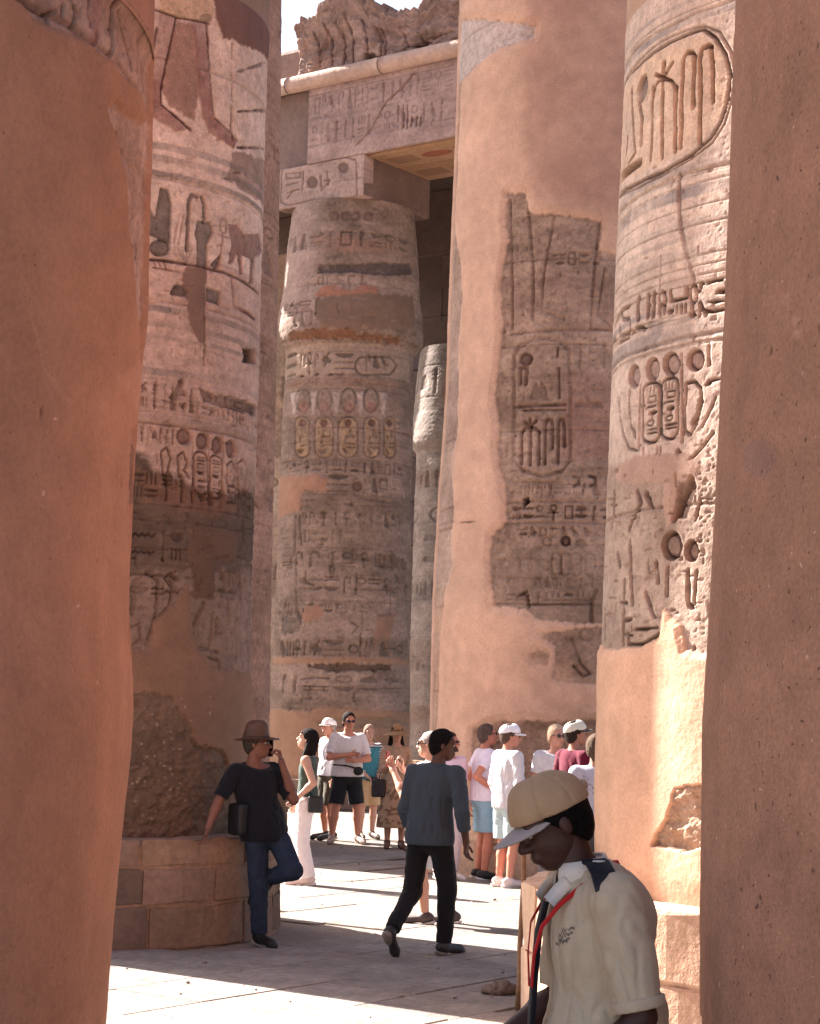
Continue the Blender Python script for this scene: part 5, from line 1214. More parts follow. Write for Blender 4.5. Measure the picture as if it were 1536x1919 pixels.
class Person:
    def __init__(s, label, xy, yaw, H=1.75, skin=(196, 142, 118), fat=1.0, joints=None, head=(0, 0, 0), vox=.012, hand_curl=.35, hands=None, group=None, z=0.0, lean=0):
        s.root = empty('person', (xy[0], xy[1], z), -math.radians(yaw)); tag(s.root, label, 'person', group, 'thing')
        s.k = H/1.75; s.vox = vox; s.fat = fat; s.skin = lin(skin)*.72
        J = {}
        for n, p in DEF.items():
            if n in ('pel', 'wai', 'che', 'nk', 'hd'): J[n] = np.array(p, float)
            else: J[n+'R'] = np.array(p, float); J[n+'L'] = np.array((-p[0], p[1], p[2]), float)
        for n, p in (joints or {}).items(): J[n] = np.array(p, float)
        s.J = J; s.HR = rotz(-math.radians(head[0]))@rotx(math.radians(head[1]))@roty(math.radians(head[2]))   # turn right, look up, tilt
        s.hands = hands or {}; s.curl = hand_curl
        s.body()
    def emit(s, name, V, F, colr, mat, parent=None):
        V = np.asarray(V)*s.k
        if callable(colr): cols = colr(V/s.k)
        else: cols = np.tile(np.asarray(colr, float), (len(V), 1))
        if isinstance(F, list): F = np.array(F)
        tri = F[:, 2] == F[:, 3]
        me = bpy.data.meshes.new(name)
        faces = [tuple(f) for f in F[~tri].tolist()]+[tuple(f[:3]) for f in F[tri].tolist()] if tri.any() else None
        if faces is None: me = mesh_np(name, V, F, cols)
        else:
            me.from_pydata(V.tolist(), [], faces); me.polygons.foreach_set('use_smooth', [True]*len(me.polygons)); me.update()
            a = me.color_attributes.new('Col', 'FLOAT_COLOR', 'POINT'); c4 = np.ones((len(V), 4), np.float32); c4[:, :3] = cols; a.data.foreach_set('color', c4.ravel())
        return link(name, me, mat, parent or s.root)
    def hp(s, p): return s.J['hd']+s.HR@np.asarray(p, float)        # head frame to body frame
    def body(s):
        J, f = s.J, s.fat
        limb = []
        for S in 'RL':
            limb += [('rc', J['sh'+S], J['el'+S], .050, .039), ('rc', J['el'+S], J['el'+S]+(J['wr'+S]-J['el'+S])*.35, .040, .039), ('rc', J['el'+S]+(J['wr'+S]-J['el'+S])*.3, J['wr'+S], .040, .026)]
            limb += [('rc', J['hip'+S], J['kn'+S], .084, .056), ('rc', J['kn'+S], J['kn'+S]+(J['an'+S]-J['kn'+S])*.35, .055, .056), ('rc', J['kn'+S]+(J['an'+S]-J['kn'+S])*.35, J['an'+S], .056, .036), ('rc', J['an'+S], J['to'+S], .036, .026)]
        tor = [('el', J['che'], (.155*f, .105*f, .19)), ('el', J['wai'], (.138*f, .10*f, .16)), ('el', J['pel'], (.158*f, .112*f, .13)), ('rc', J['shR'], J['shL'], .058, .058), ('rc', J['nk']-np.array([0, 0, .06]), s.hp((0, -.02, -.05)), .058, .055)]
        hn = []; fing = []
        for S, sg in (('R', 1), ('L', -1)):
            w = J['wr'+S]; h = s.hands.get(S, {}); fd = unit(h.get('dir', w-J['el'+S])); sv = np.asarray(h.get('side', (0, 1, 0)), float); sv = unit(sv-fd*(sv@fd))
            pn = np.cross(fd, sv)*sg*h.get('flip', 1)          # curl direction
            for o_ in (-.022, 0, .022): hn.append(('rc', w+sv*o_*.6, w+fd*.085+sv*o_, .015, .0135))
            c = h.get('curl', s.curl)
            for i in range(4):
                b = w+fd*.08+sv*((1.5-i)*.0195); L = (.85, 1.0, .95, .75)[3-i if False else i]*.085; P = [b]; ang = 0
                for q in (.45, .32, .25): ang += c*(1+.15*i); P.append(P[-1]+L*q*(fd*math.cos(ang)+pn*math.sin(ang)))
                fing.append(tube(P, [.0095, .009, .0082, .0068]))
            tb = w+fd*.03+sv*.028; t1 = tb+unit(fd*.6+sv*.7+pn*.3)*.04; fing.append(tube([w+fd*.02+sv*.012, tb, t1, t1+unit(fd*.9+sv*.15+pn*(.3+c*.4))*.035], [.013, .012, .0105, .008]))
        V, F = surface([{'p': tor, 'k': .05}, {'p': limb, 'k': .02}, {'p': hn, 'k': .008}], s.vox, k=.025)
        Vs, Fs = [V], [F]; n = len(V)
        hv, hf, hc = s.head_mesh(); Vs.append(hv); Fs.append(hf+n); n += len(hv)
        for tv, tf in fing: Vs.append(tv); Fs.append(np.array(tf)+n); n += len(tv)
        V = np.concatenate(Vs); F = np.concatenate(Fs)
        cols = np.tile(s.skin, (len(V), 1)); cols[len(Vs[0]):len(Vs[0])+len(hv)] = hc
        s.emit('body', V, F, lambda _: cols, M['skin'])
    def head_mesh(s):
        pr = [('el', (0, -.012, .035), (.076, .096, .088)), ('el', (0, .012, -.035), (.062, .078, .082)), ('el', (0, .045, -.082), (.040, .042, .034)), ('el', (0, .062, .035), (.056, .03, .03))]
        feat = [('rc', (0, .088, .012), (0, .113, -.026), .008, .0135), ('el', (.013, .098, -.03), (.010, .010, .008)), ('el', (-.013, .098, -.03), (.010, .010, .008)), ('el', (0, .088, -.058), (.024, .012, .007)), ('el', (0, .086, -.070), (.021, .012, .007)),
                ('rc', (-.042, .080, .030), (.042, .080, .030), .011, .011)]
        ears = [('el', (sg*.077, -.012, -.004), (.010, .018, .029)) for sg in (1, -1)]
        sock = [(('el', (sg*.032, .098, .008), (.020, .018, .013)), .01) for sg in (1, -1)]
        eyes = [('el', (sg*.032, .077, .008), (.014, .014, .013)) for sg in (1, -1)]
        comps = [{'p': pr+feat, 'k': .016, 'cut': sock}, {'p': ears, 'k': .01}, {'p': eyes, 'k': .002}]
        v, f = surface(comps, min(.006, s.vox*.6), k=.006)
        c = np.tile(s.skin, (len(v), 1))
        lip = np.exp(-((v[:, 0]/.024)**2+((v[:, 2]+.064)/.010)**2)*1.2)*(v[:, 1] > .07); c = c*(1-.45*lip[:, None]*np.array([.35, .8, .7]))
        for sg in (1, -1):
            q = v-np.array([sg*.032, .085, .008]); e = (np.abs(q[:, 0]) < .013) & (np.abs(q[:, 2]) < .0065) & (v[:, 1] > .07); c[e] = [.55, .52, .5]
            c[(np.hypot(q[:, 0], q[:, 2]) < .006) & (v[:, 1] > .07)] = [.02, .012, .01]
            b = (np.abs(q[:, 0]) < .019) & (np.abs(v[:, 2]-.030) < .0055) & (v[:, 1] > .06); c[b] = c[b]*.25
        if getattr(s, 'beard', None) is not None: pass
        return (s.HR@v.T).T+s.J['hd'], f, c
    # ---- clothing
    def shirt(s, colr, kk=.018, freq=(14, 14, 5), sleeve=.55, hem=.90, puff=.022, name='shirt', neck=.0, folds=.011, mat='cloth', vox=None, collar=False, open_front=None, seed=1, extra=None):
        J, f = s.J, s.fat; e = puff
        t = [('el', J['che'], (.155*f+e, .105*f+e, .19+e)), ('el', J['wai'], (.140*f+e*1.2, .102*f+e*1.3, .17)), ('el', J['pel']+np.array([0, 0, -.02]), (.166*f+e, .120*f+e*1.2, .24)), ('rc', J['shR']-np.array([.02, 0, 0]), J['shL']+np.array([.02, 0, 0]), .062+e*.4, .062+e*.4)]+(extra or [])
        comps = [{'p': t, 'k': .05, 'noise': (folds, freq, seed), 'clip': [(J['pel']+np.array([0, 0, hem-.95]), (0, 0, -1)), (J['nk']+np.array([0, .02, .005-neck]), (0, .5, 1))]}]
        if sleeve > 0:
            for S in 'RL':
                a, b, w = J['sh'+S], J['el'+S], J['wr'+S]
                if sleeve <= 1: end = a+(b-a)*sleeve; comps.append({'p': [('rc', a, b, .058+e*.7, .046+e*.8)], 'noise': (folds, (14, 14, 8), seed+3), 'clip': [(end, b-a)]})
                else:
                    end = b+(w-b)*(sleeve-1); comps.append({'p': [('rc', a, b, .056+e*.6, .046+e*.5), ('rc', b, w, .046+e*.5, .034+e*.5)], 'k': .02, 'noise': (folds, (14, 14, 8), seed+3), 'clip': [(end, w-b)]})
        V, F = surface(comps, vox or s.vox, k=kk)
        o = s.emit(name, V, F, colr, M[mat])
        if collar:
            n0 = J['nk']+np.array([0, -.01, -.005]); P = []
            V = []; F = []; n = 20
            for i in range(n+1):
                an = math.radians(-155+310*i/n); d = np.array([math.sin(an), -math.cos(an), 0])
                p0 = n0+d*.066+np.array([0, .01, -.005-.028*(1-math.cos(an))*.5-.02*(1+math.cos(math.pi-an))*.0]); drop = .02*(1-math.cos(an))
                V += [p0+np.array([0, 0, .030-drop*.4]), p0+d*.016+np.array([0, 0, .026-drop*.4]), p0+d*.034+np.array([0, 0, -.022-drop])]
            for i in range(n):
                for j in range(2): F.append([i*3+j, i*3+j+1, i*3+j+4, i*3+j+3])
            s.emit('collar', np.array(V), np.array(F), colr if not callable(colr) else colr(J['nk'][None])[0], M[mat], o)
        return o
    def legs(s, colr, length=1.95, puff=.022, name='trousers', flare=0.0, mat='cloth', folds=.006, top=1.03, seed=4):
        J, f = s.J, s.fat; e = puff
        comps = [{'p': [('el', J['pel']+np.array([0, 0, -.03]), (.158*f+e*.8, .112*f+e*.8, .13)), ('el', J['pel']+np.array([0, 0, .03]), (.140*f, .100*f, .10))], 'k': .04, 'clip': [(J['pel']+np.array([0, 0, top-.95]), (0, 0, 1))]}]
        for S in 'RL':
            h, k, a = J['hip'+S], J['kn'+S], J['an'+S]
            if length <= 1: comps.append({'p': [('rc', h, k, .090+e*.6, .062+e*1.6)], 'noise': (folds, (12, 12, 7), seed), 'clip': [(h+(k-h)*length, k-h)]})
            else: comps.append({'p': [('rc', h, k, .090+e*.5, .062+e*.9), ('rc', k, a, .060+e, .044+e+flare)], 'k': .025, 'noise': (folds, (13, 13, 6), seed), 'clip': [(k+(a-k)*(length-1), a-k)]})
        V, F = surface(comps, s.vox, k=.03)
        return s.emit(name, V, F, colr, M[mat])
    def shoes(s, colr, sole=(220, 215, 210), high=.0, name='shoe'):
        for S in 'RL':
            a, t = s.J['an'+S], s.J['to'+S]; d = unit(t-a); heel = a-unit(np.array([d[0], d[1], 0]))*.045
            up = unit(np.cross(np.cross(d, (0, 0, 1)), d)) if abs(d[2]) < .95 else np.array([d[0], d[1], .1])
            hl = heel-up*.035; fwd = unit(t-hl); tip = t+fwd*.05
            V, F = surface([{'p': [('rc', hl+up*.03, t+up*.012, .040, .036), ('rc', a+up*.01, a-up*.02, .047+high, .044), ('rc', t, tip, .034, .026)], 'k': .03, 'clip': [(hl-up*.022, -up)]}], .009)
            o = s.emit(name, V, F, lin(colr), M['leather'])
            V, F = surface([{'p': [('rc', hl, t, .045, .044), ('rc', t, tip, .044, .034)], 'k': .02, 'clip': [(hl-up*.008, up), (hl-up*.036, -up)]}], .008)
            s.emit('sole', V, F, lin(sole), M['leather'], o)
    def hair(s, colr, style='short', grow=.010, name='hair'):
        cr = [('el', (0, -.014, .040), (.078+grow, .098+grow, .090+grow)), ('el', (0, -.04, -.02), (.070+grow, .066+grow, .075))]
        comps = [{'p': cr, 'k': .03, 'noise': (.0058, (70, 50, 60), 2), 'clip': [((0, .055, .045), (0, .8, -.75)), ((0, -.03, -.085), (0, .25, -1)), ((0, .02, .0), (0, 1.0, -.55))]}]
        if style == 'long':
            comps.append({'p': [('rc', (.05, -.05, .02), (.075, -.06, -.16), .045, .05), ('rc', (-.05, -.05, .02), (-.075, -.06, -.16), .045, .05), ('rc', (0, -.08, .02), (0, -.10, -.24), .06, .05), ('rc', (.05, -.08, -.1), (.06, -.08, -.30), .05, .03), ('rc', (-.05, -.08, -.1), (-.06, -.08, -.28), .05, .03)], 'k': .03, 'noise': (.010, (50, 50, 14), 3)})
        if style == 'bob': comps.append({'p': [('rc', (.062, -.02, .0), (.07, -.01, -.09), .035, .03), ('rc', (-.062, -.02, .0), (-.07, -.01, -.09), .035, .03), ('rc', (0, -.07, .02), (0, -.07, -.10), .06, .045)], 'k': .03, 'noise': (.008, (50, 50, 20), 3)})
        if style == 'bun': comps.append({'p': [('el', (0, -.08, .10), (.045, .045, .04)), ('rc', (0, -.07, .02), (0, -.07, -.08), .055, .04)], 'k': .02, 'noise': (.008, (50, 50, 30), 3)})
        V, F = surface(comps, .0075, k=.02)
        return s.emit(name, (s.HR@V.T).T+s.J['hd'], F, lin(colr), M['hair'])
    def cap(s, colr, visor=None, name='cap', tall=.0, vlen=.085, button=False, tilt=0):
        T = rotx(math.radians(tilt)); em = lambda V: (s.HR@(T@V.T)).T+s.J['hd']
        V, F = surface([{'p': [('el', (0, -.016, .046), (.090, .110, .092+tall)), ('el', (0, .040, .070), (.074, .062, .066+tall)), ('el', (0, .055, .05), (.070, .054, .05))], 'k': .02, 'noise': (.003, (22, 22, 22), 6), 'clip': [((0, 0, .036), (0, .05, -1))]}], .0055)
        q = V-np.array([0, -.01, .04]); an = np.arctan2(q[:, 0], q[:, 1]); gr = np.min([np.abs(np.angle(np.exp(1j*(an-t)))) for t in np.radians((0, 60, 120, 180, -60, -120))], axis=0)*np.hypot(q[:, 0], q[:, 1])
        V = V-unit_rows(q)*(.0030*np.exp(-(gr/.004)**2))[:, None]
        o = s.emit(name, em(V), F, lin(colr), M['cloth'])
        n1, n2 = 21, 8; G = []
        for lay in (0, 1):
            for i in range(n1):
                f_ = math.radians(-72+144*i/(n1-1)); bx_, by_ = .080*math.sin(f_), -.004+.098*math.cos(f_)
                for j in range(n2):
                    t_ = j/(n2-1); L_ = vlen*1.15*max(math.cos(f_*1.18), 0)**.55*t_
                    G.append((bx_*(1-.06*t_), by_-.008+L_, .042-.26*L_-(bx_/.08)**2*.018-.005*lay))
        I = np.arange(n1*n2).reshape(n1, n2); Fv = np.stack([I[:-1, :-1], I[1:, :-1], I[1:, 1:], I[:-1, 1:]], -1).reshape(-1, 4); m_ = n1*n2
        rim = list(I[:, 0])+list(I[-1, 1:])+list(I[::-1, -1][1:])+list(I[0, ::-1][1:-1]); rim = np.array(rim); nx = np.roll(rim, -1)
        Fv = np.concatenate([Fv[:, ::-1], Fv+m_, np.stack([rim, nx, nx+m_, rim+m_], -1)])
        s.emit('visor', em(np.array(G)), Fv, lin(visor or colr), M['cloth'], o)
        if button:
            V, F = surface([{'p': [('el', (0, -.125, .06), (.02, .012, .016))]}], .005); s.emit('strap', em(V), F, lin(colr), M['cloth'], o)
        return o
    def brim_hat(s, colr, brim=.165, crown=.085, name='hat', mat='leather', curl=.02, flop=0.0, tilt=0):
        T = rotx(math.radians(tilt)); em = lambda V: (s.HR@(T@V.T)).T+s.J['hd']
        V, F = surface([{'p': [('rc', (0, .02, .05), (0, .025, .05+crown), .078, .062), ('rc', (0, -.04, .05), (0, -.035, .05+crown*.95), .086, .064)], 'k': .05, 'cut': [(('el', (0, 0, .15+crown), (.028, .11, .035)), .02)], 'clip': [((0, 0, .03), (0, 0, -1))], 'noise': (.003, (20, 20, 20), 2)}], .0075)
        o = s.emit(name, em(V), F, lin(colr), M[mat])
        V, F = surface([{'p': [('el', (0, 0, .035), (brim, brim*1.15, .011))]}], .008)
        rr = np.hypot(V[:, 0]/brim, V[:, 1]/(brim*1.15)); V[:, 2] += curl*np.abs(V[:, 0]/brim)**2*rr-flop*rr**2
        s.emit('brim', em(V), F, lin(colr), M[mat], o)
        V, F = surface([{'p': [('el', (0, -.01, .055), (.098, .118, .02))], 'clip': [((0, 0, .068), (0, 0, 1)), ((0, 0, .042), (0, 0, -1))]}], .008)
        s.emit('hat_band', em(V), F, lin(colr)*.5, M[mat], o); return o
    def glasses(s, colr=(22, 20, 24), up=0.0, name='sunglasses', lens=.026):
        V, F = surface([{'p': [('el', (sg*.034, .096+up*.0, .010+up), (lens, .010, .019)) for sg in (1, -1)]+[('rc', (-.02, .100, .014+up), (.02, .100, .014+up), .004, .004)]+[('rc', (sg*.058, .088, .016+up), (sg*.080, -.01, .012+up), .0045, .004) for sg in (1, -1)], 'k': .004}], .005)
        if up: V[:, 1] -= up*.42
        return s.emit(name, (s.HR@V.T).T+s.J['hd'], F, lin(colr), M['gloss'])
    def world(s, p):
        p = np.asarray(p)*s.k; a = s.root.rotation_euler[2]; c, n = math.cos(a), math.sin(a)
        return np.array([s.root.location[0]+c*p[0]-n*p[1], s.root.location[1]+n*p[0]+c*p[1], s.root.location[2]+p[2]]), a

def held(name, label, cat, P, comps, colr, mat, at, vox=.006, group=None, parts=None):
    """a thing a person carries: built in that person's frame, standing on its own"""
    w, a = P.world(at); o = empty(name, w, a); tag(o, label, cat, group, 'thing')
    for nm, cp, cc, mt in [(parts or {}).get('main', 'case') and ((parts or {}).get('main', 'case'), comps, colr, mat)]+[(k, v[0], v[1], v[2]) for k, v in (parts or {}).items() if k != 'main']:
        V, F = surface(cp, vox); me = mesh_np(nm, V*P.k, F, np.tile(lin(cc), (len(V), 1))); link(nm, me, M[mt], o)
    return o
def slab(c, h, r=.004):      # rounded thin slab as a squashed ellipsoid union
    return {'p': [('el', c, h)]}
gp = lambda px, py: ground(px, py)[:2]
TOUR = 'visitors standing in the hall'
WHITE = lin((232, 228, 234))*.78
# 1 dark-shirted man walking away to the right
a = Person('man in charcoal shirt and black trousers walking away across the shaded paving', gp(800, 1792), 26, 1.77, skin=(96, 64, 52), fat=1.06, head=(58, -4, 0), vox=.010,
    joints=dict(nk=(.045, .0, 1.47), hd=(.075, .05, 1.63), che=(.025, 0, 1.28), shR=(.225, .0, 1.41), shL=(-.145, -.01, 1.41), hipR=(.09, .0, .92), knR=(.13, .07, .50), anR=(.12, .05, .085), toR=(.16, .24, .035), hipL=(-.09, 0, .92), knL=(-.11, -.06, .49), anL=(-.13, -.38, .22), toL=(-.14, -.29, .055),
                elR=(.29, -.04, 1.13), wrR=(.30, .03, .89), elL=(-.22, .0, 1.13), wrL=(-.22, .11, .92)), hands=dict(R=dict(dir=(-.05, .1, -1), side=(0, 1, 0), curl=.4), L=dict(dir=(0, .2, -1), side=(0, 1, 0))))
a.shirt(lin((66, 76, 86))*.85, sleeve=1.62, hem=.86, puff=.030, folds=.010, collar=True, seed=3); a.legs(lin((26, 26, 30)), puff=.018, folds=.008); a.shoes((44, 42, 44), (120, 112, 106)); a.hair((20, 16, 16), grow=.006)
# 2 man in the brown hat leaning on the base, on the phone
hm = Person('man in brown brimmed hat and navy shirt leaning on the column base, phoning', gp(493, 1773), 142, 1.74, skin=(140, 94, 78), fat=1.10, head=(-42, 2, 0), vox=.010,
    joints=dict(pel=(.01, -.03, .95), wai=(.04, -.05, 1.08), che=(.07, -.07, 1.28), nk=(.09, -.09, 1.46), hd=(.085, -.05, 1.63), shR=(.26, -.10, 1.40), shL=(-.10, -.08, 1.41),
                elR=(.40, -.12, 1.16), wrR=(.50, -.10, .96), elL=(-.19, .10, 1.18), wrL=(-.075, .07, 1.49),
                hipL=(-.09, -.02, .92), knL=(-.10, .25, .62), anL=(-.02, -.08, .53), toL=(.03, -.10, .38), hipR=(.09, -.02, .92), knR=(.08, .02, .5), anR=(.05, .02, .085), toR=(.06, .21, .035)),
    hands=dict(R=dict(dir=(.25, .1, -.6), side=(.3, 1, 0), curl=.2), L=dict(dir=(.25, .0, 1), side=(.5, .8, 0), curl=.75)))
hm.shirt(lin((34, 36, 46))*.55, sleeve=.85, hem=.84, puff=.028, collar=True, folds=.009); hm.legs(lin((54, 66, 88))*.6, mat='denim', puff=.020, folds=.009); hm.shoes((26, 26, 28), (150, 146, 142)); hm.brim_hat((84, 60, 48)); hm.glasses((50, 46, 46)); hm.hair((70, 60, 54))
held('phone', 'dark phone held to the ear of the man in the brown hat', 'phone', hm, [{'p': [('bx', (0, 0, 0), (.006, .037, .075), .005)]}], (26, 24, 26), 'gloss', (-.02, -.01, 1.60), parts={'main': 'case'})
held('shoulder_bag', 'black shoulder bag at the hip of the man leaning on the base', 'bag', hm, [{'p': [('bx', (0, 0, 0), (.045, .10, .13), .03)], 'noise': (.004, (20, 20, 20), 1)}], (22, 22, 26), 'leather', (.245, -.06, 1.02), vox=.01, parts={'main': 'pouch', 'strap': ([{'p': [('rc', (0, -.02, .12), (-.05, -.02, .30), .012, .012), ('rc', (-.05, -.02, .30), (-.10, .0, .46), .012, .012)]}], (30, 30, 32), 'cloth')})
# 3 woman in green top and white trousers
wm = Person('long-haired woman in dark green top and white trousers gazing up in the sun', gp(571, 1660), -78, 1.68, skin=(214, 164, 142), fat=.86, head=(0, 16, 0), vox=.011,
    joints=dict(shR=(.155, -.01, 1.40), shL=(-.155, -.01, 1.40), elL=(-.21, -.12, 1.16), wrL=(-.20, .06, .99), elR=(.20, .03, 1.14), wrR=(.17, .16, .92), knR=(.09, .17, .52), anR=(.08, .18, .16), toR=(.09, .36, .06), knL=(-.10, .02, .5), anL=(-.10, -.06, .085), toL=(-.12, .13, .035)))
wm.shirt(lin((70, 84, 78))*.8, sleeve=0, hem=.93, puff=.014, name='top', neck=.05, folds=.006); wm.legs(lin((240, 226, 226))*.85, puff=.024, flare=.02, length=1.97); wm.shoes((214, 190, 184), (230, 220, 216)); wm.hair((30, 22, 22), 'long'); wm.glasses((20, 18, 20), up=.05)
held('sling_bag', 'black sling bag on the back hip of the woman in white trousers', 'bag', wm, [{'p': [('bx', (0, 0, 0), (.04, .085, .095), .025)]}], (30, 30, 32), 'leather', (-.16, -.14, .92), vox=.01, parts={'main': 'pouch', 'strap': ([{'p': [('rc', (0, .05, .10), (.10, .20, .34), .008, .008), ('rc', (.10, .20, .34), (.20, .18, .50), .008, .008)]}], (34, 32, 32), 'cloth')})
# 4 man with crossed arms
pm = Person('sunglassed man in white polo and black shorts standing with crossed arms', gp(647, 1581), 168, 1.84, skin=(214, 150, 126), fat=1.22, head=(-8, -2, 0), vox=.012, group=TOUR,
    joints=dict(elR=(.27, .08, 1.15), wrR=(.02, .24, 1.20), elL=(-.27, .08, 1.14), wrL=(-.04, .22, 1.12), knR=(.15, .02, .5), anR=(.19, -.01, .085), toR=(.25, .17, .035), knL=(-.14, .02, .5), anL=(-.17, -.02, .085), toL=(-.21, .16, .035)), hands=dict(R=dict(dir=(-1, .1, .0), side=(0, .2, 1)), L=dict(dir=(1, .2, .1), side=(0, .2, 1))))
pm.shirt(WHITE, sleeve=.8, hem=.90, puff=.026, collar=True, name='polo_shirt'); pm.legs(lin((34, 36, 42)), length=.92, puff=.030, name='shorts'); pm.shoes((150, 130, 122), (170, 150, 140)); pm.hair((40, 32, 30)); pm.glasses((26, 26, 60))
held('belt_bag', 'black strap and belt bag at the waist of the man with crossed arms', 'bag', pm, [{'p': [('el', (-.12, .01, -.05), (.07, .04, .06)), ('rc', (.22, .0, .03), (.05, .03, .02), .012, .012), ('rc', (.05, .03, .02), (-.12, .02, -.02), .012, .012)], 'k': .01}], (24, 24, 28), 'leather', (0, .165, 1.03), vox=.01, parts={'main': 'pouch'})
# 5 white cap man behind
wc = Person('man in white cap and white shirt half hidden behind the man with crossed arms', gp(612, 1574), -122, 1.74, skin=(206, 146, 122), head=(-8, 6, 0), vox=.013, group=TOUR)
wc.shirt(WHITE, sleeve=.8, hem=.93, puff=.028); wc.legs(lin((84, 78, 66)), length=.95, puff=.03, name='shorts'); wc.shoes((40, 36, 36)); wc.cap((236, 232, 230), vlen=.075); wc.hair((150, 140, 132))
held('camera_bag', 'black camera bag on the arm of the man in the white cap', 'bag', wc, [{'p': [('bx', (0, 0, 0), (.06, .09, .12), .03)], 'noise': (.004, (20, 20, 20), 1)}], (28, 28, 30), 'leather', (-.22, -.12, 1.12), vox=.011, parts={'main': 'pouch'})
# 6 older woman with striped sleeves
ow = Person('older woman in turquoise vest and striped sleeves beside the man with crossed arms', gp(686, 1572), 158, 1.66, skin=(206, 160, 142), fat=.98, head=(10, -6, 0), vox=.012, group=TOUR, joints=dict(elR=(.22, .03, 1.12), wrR=(.10, .22, .98), elL=(-.22, .03, 1.12), wrL=(-.08, .23, .96)))
def stripes(V): t = (np.sin(V[:, 2]*150) > 0)[:, None]; return np.where(t, lin((214, 214, 214))*.8, lin((40, 46, 58)))
ow.shirt(stripes, sleeve=1.75, hem=.90, puff=.018, vox=.008, name='striped_shirt'); ow.shirt(lin((64, 128, 146))*.8, sleeve=0, hem=.92, puff=.026, name='vest', neck=.03); ow.legs(lin((196, 168, 134))*.8, length=.95, name='shorts', puff=.03); ow.shoes((96, 80, 72)); ow.hair((150, 124, 112), 'bob')
held('camera', 'black camera in the hands of the older woman in turquoise', 'camera', ow, [{'p': [('bx', (0, 0, 0), (.065, .028, .042), .012), ('rc', (0, .02, 0), (0, .07, 0), .028, .028)], 'k': .01}], (24, 24, 26), 'leather', (.01, .26, .93), vox=.008, parts={'main': 'camera_body'})
# 7 woman in straw hat and long dress
sh = Person('woman in straw hat and long beige dress looking at her phone', gp(738, 1590), 176, 1.68, skin=(206, 158, 138), fat=.86, head=(-8, 0, 0), vox=.012, group=TOUR, joints=dict(elR=(.20, .02, 1.12), wrR=(.12, .24, 1.20), elL=(-.20, .02, 1.12), wrL=(-.04, .24, 1.19), shR=(.155, -.01, 1.40), shL=(-.155, -.01, 1.40)), hands=dict(R=dict(dir=(-.4, .5, .6), side=(0, 0, 1), curl=.5)))
sh.shirt(lin((186, 160, 138))*.75, sleeve=1.3, hem=.9, puff=.020, name='blouse')
V_, F_ = surface([{'p': [('rc', (0, 0, 1.06), (0, .02, .34), .135, .27)], 'noise': (.018, (16, 16, 3), 4), 'clip': [((0, 0, .30), (0, 0, -1)), ((0, 0, 1.10), (0, 0, 1))]}], .013); V_[:, 1] *= .75
sh.emit('skirt', V_, F_, lambda V: np.where((noise3(V*28, 3) > .56)[:, None], lin((136, 104, 84))*.75, lin((184, 154, 128))*.75), M['cloth']); sh.shoes((96, 66, 54), (90, 64, 54)); sh.hair((34, 24, 22), 'long'); sh.brim_hat((150, 116, 84), brim=.20, crown=.035, mat='straw', flop=.05, curl=-.01)
held('phone', 'small dark phone in front of the woman in the straw hat', 'phone', sh, [{'p': [('bx', (0, 0, 0), (.07, .006, .036), .005)]}], (28, 26, 28), 'gloss', (.03, .33, 1.26), parts={'main': 'case'})
held('handbag', 'dark handbag hanging beside the long beige dress', 'bag', sh, [{'p': [('bx', (0, 0, 0), (.10, .055, .13), .03)], 'noise': (.006, (14, 14, 14), 1)}], (34, 32, 40), 'leather', (.25, .06, .86), vox=.011, parts={'main': 'pouch', 'strap': ([{'p': [('rc', (0, 0, .1), (-.06, -.03, .38), .01, .01), ('rc', (-.06, -.03, .38), (-.09, -.05, .58), .01, .01)]}], (34, 30, 32), 'cloth')})
# 8 bald man photographing
bm = Person('bald man in sunglasses raising a red phone behind the walking man', gp(800, 1733), -62, 1.72, skin=(222, 166, 142), fat=1.1, head=(-8, 4, 0), vox=.011,
    joints=dict(elL=(-.28, .12, 1.17), wrL=(-.17, .30, 1.40), elR=(.24, .10, 1.16), wrR=(.06, .32, 1.40), anR=(.12, -.2, .085), knR=(.11, -.07, .5), toR=(.14, -.01, .035)), hands=dict(L=dict(dir=(.25, .5, .8), side=(.5, -.3, .6), curl=.6), R=dict(dir=(-.4, .5, .7), side=(-.5, -.2, .6), curl=.6)))
bm.shirt(WHITE, sleeve=.7, hem=.9, puff=.026); bm.legs(lin((206, 204, 206))*.8, length=.95, name='shorts', puff=.028); bm.shoes((74, 62, 62), (214, 206, 204)); bm.glasses((18, 18, 20)); bm.hair((190, 178, 172), grow=.002)
held('phone', 'red-cased phone raised in the hand of the bald man', 'phone', bm, [{'p': [('bx', (0, 0, 0), (.038, .006, .078), .005)]}], (120, 30, 36), 'gloss', (-.09, .40, 1.50), parts={'main': 'case'})
# 9 woman in pale pink behind the walking man
pk = Person('sunglassed woman in pale pink top just right of the walking man', gp(836, 1650), 150, 1.66, skin=(206, 132, 112), fat=.9, head=(-40, 2, 0), vox=.013, group=TOUR)
pk.shirt(lin((236, 206, 222))*.85, sleeve=.8, hem=.92); pk.legs(lin((220, 200, 210))*.8, name='trousers'); pk.shoes((200, 190, 190)); pk.hair((70, 44, 38), 'bob'); pk.glasses((24, 20, 22))
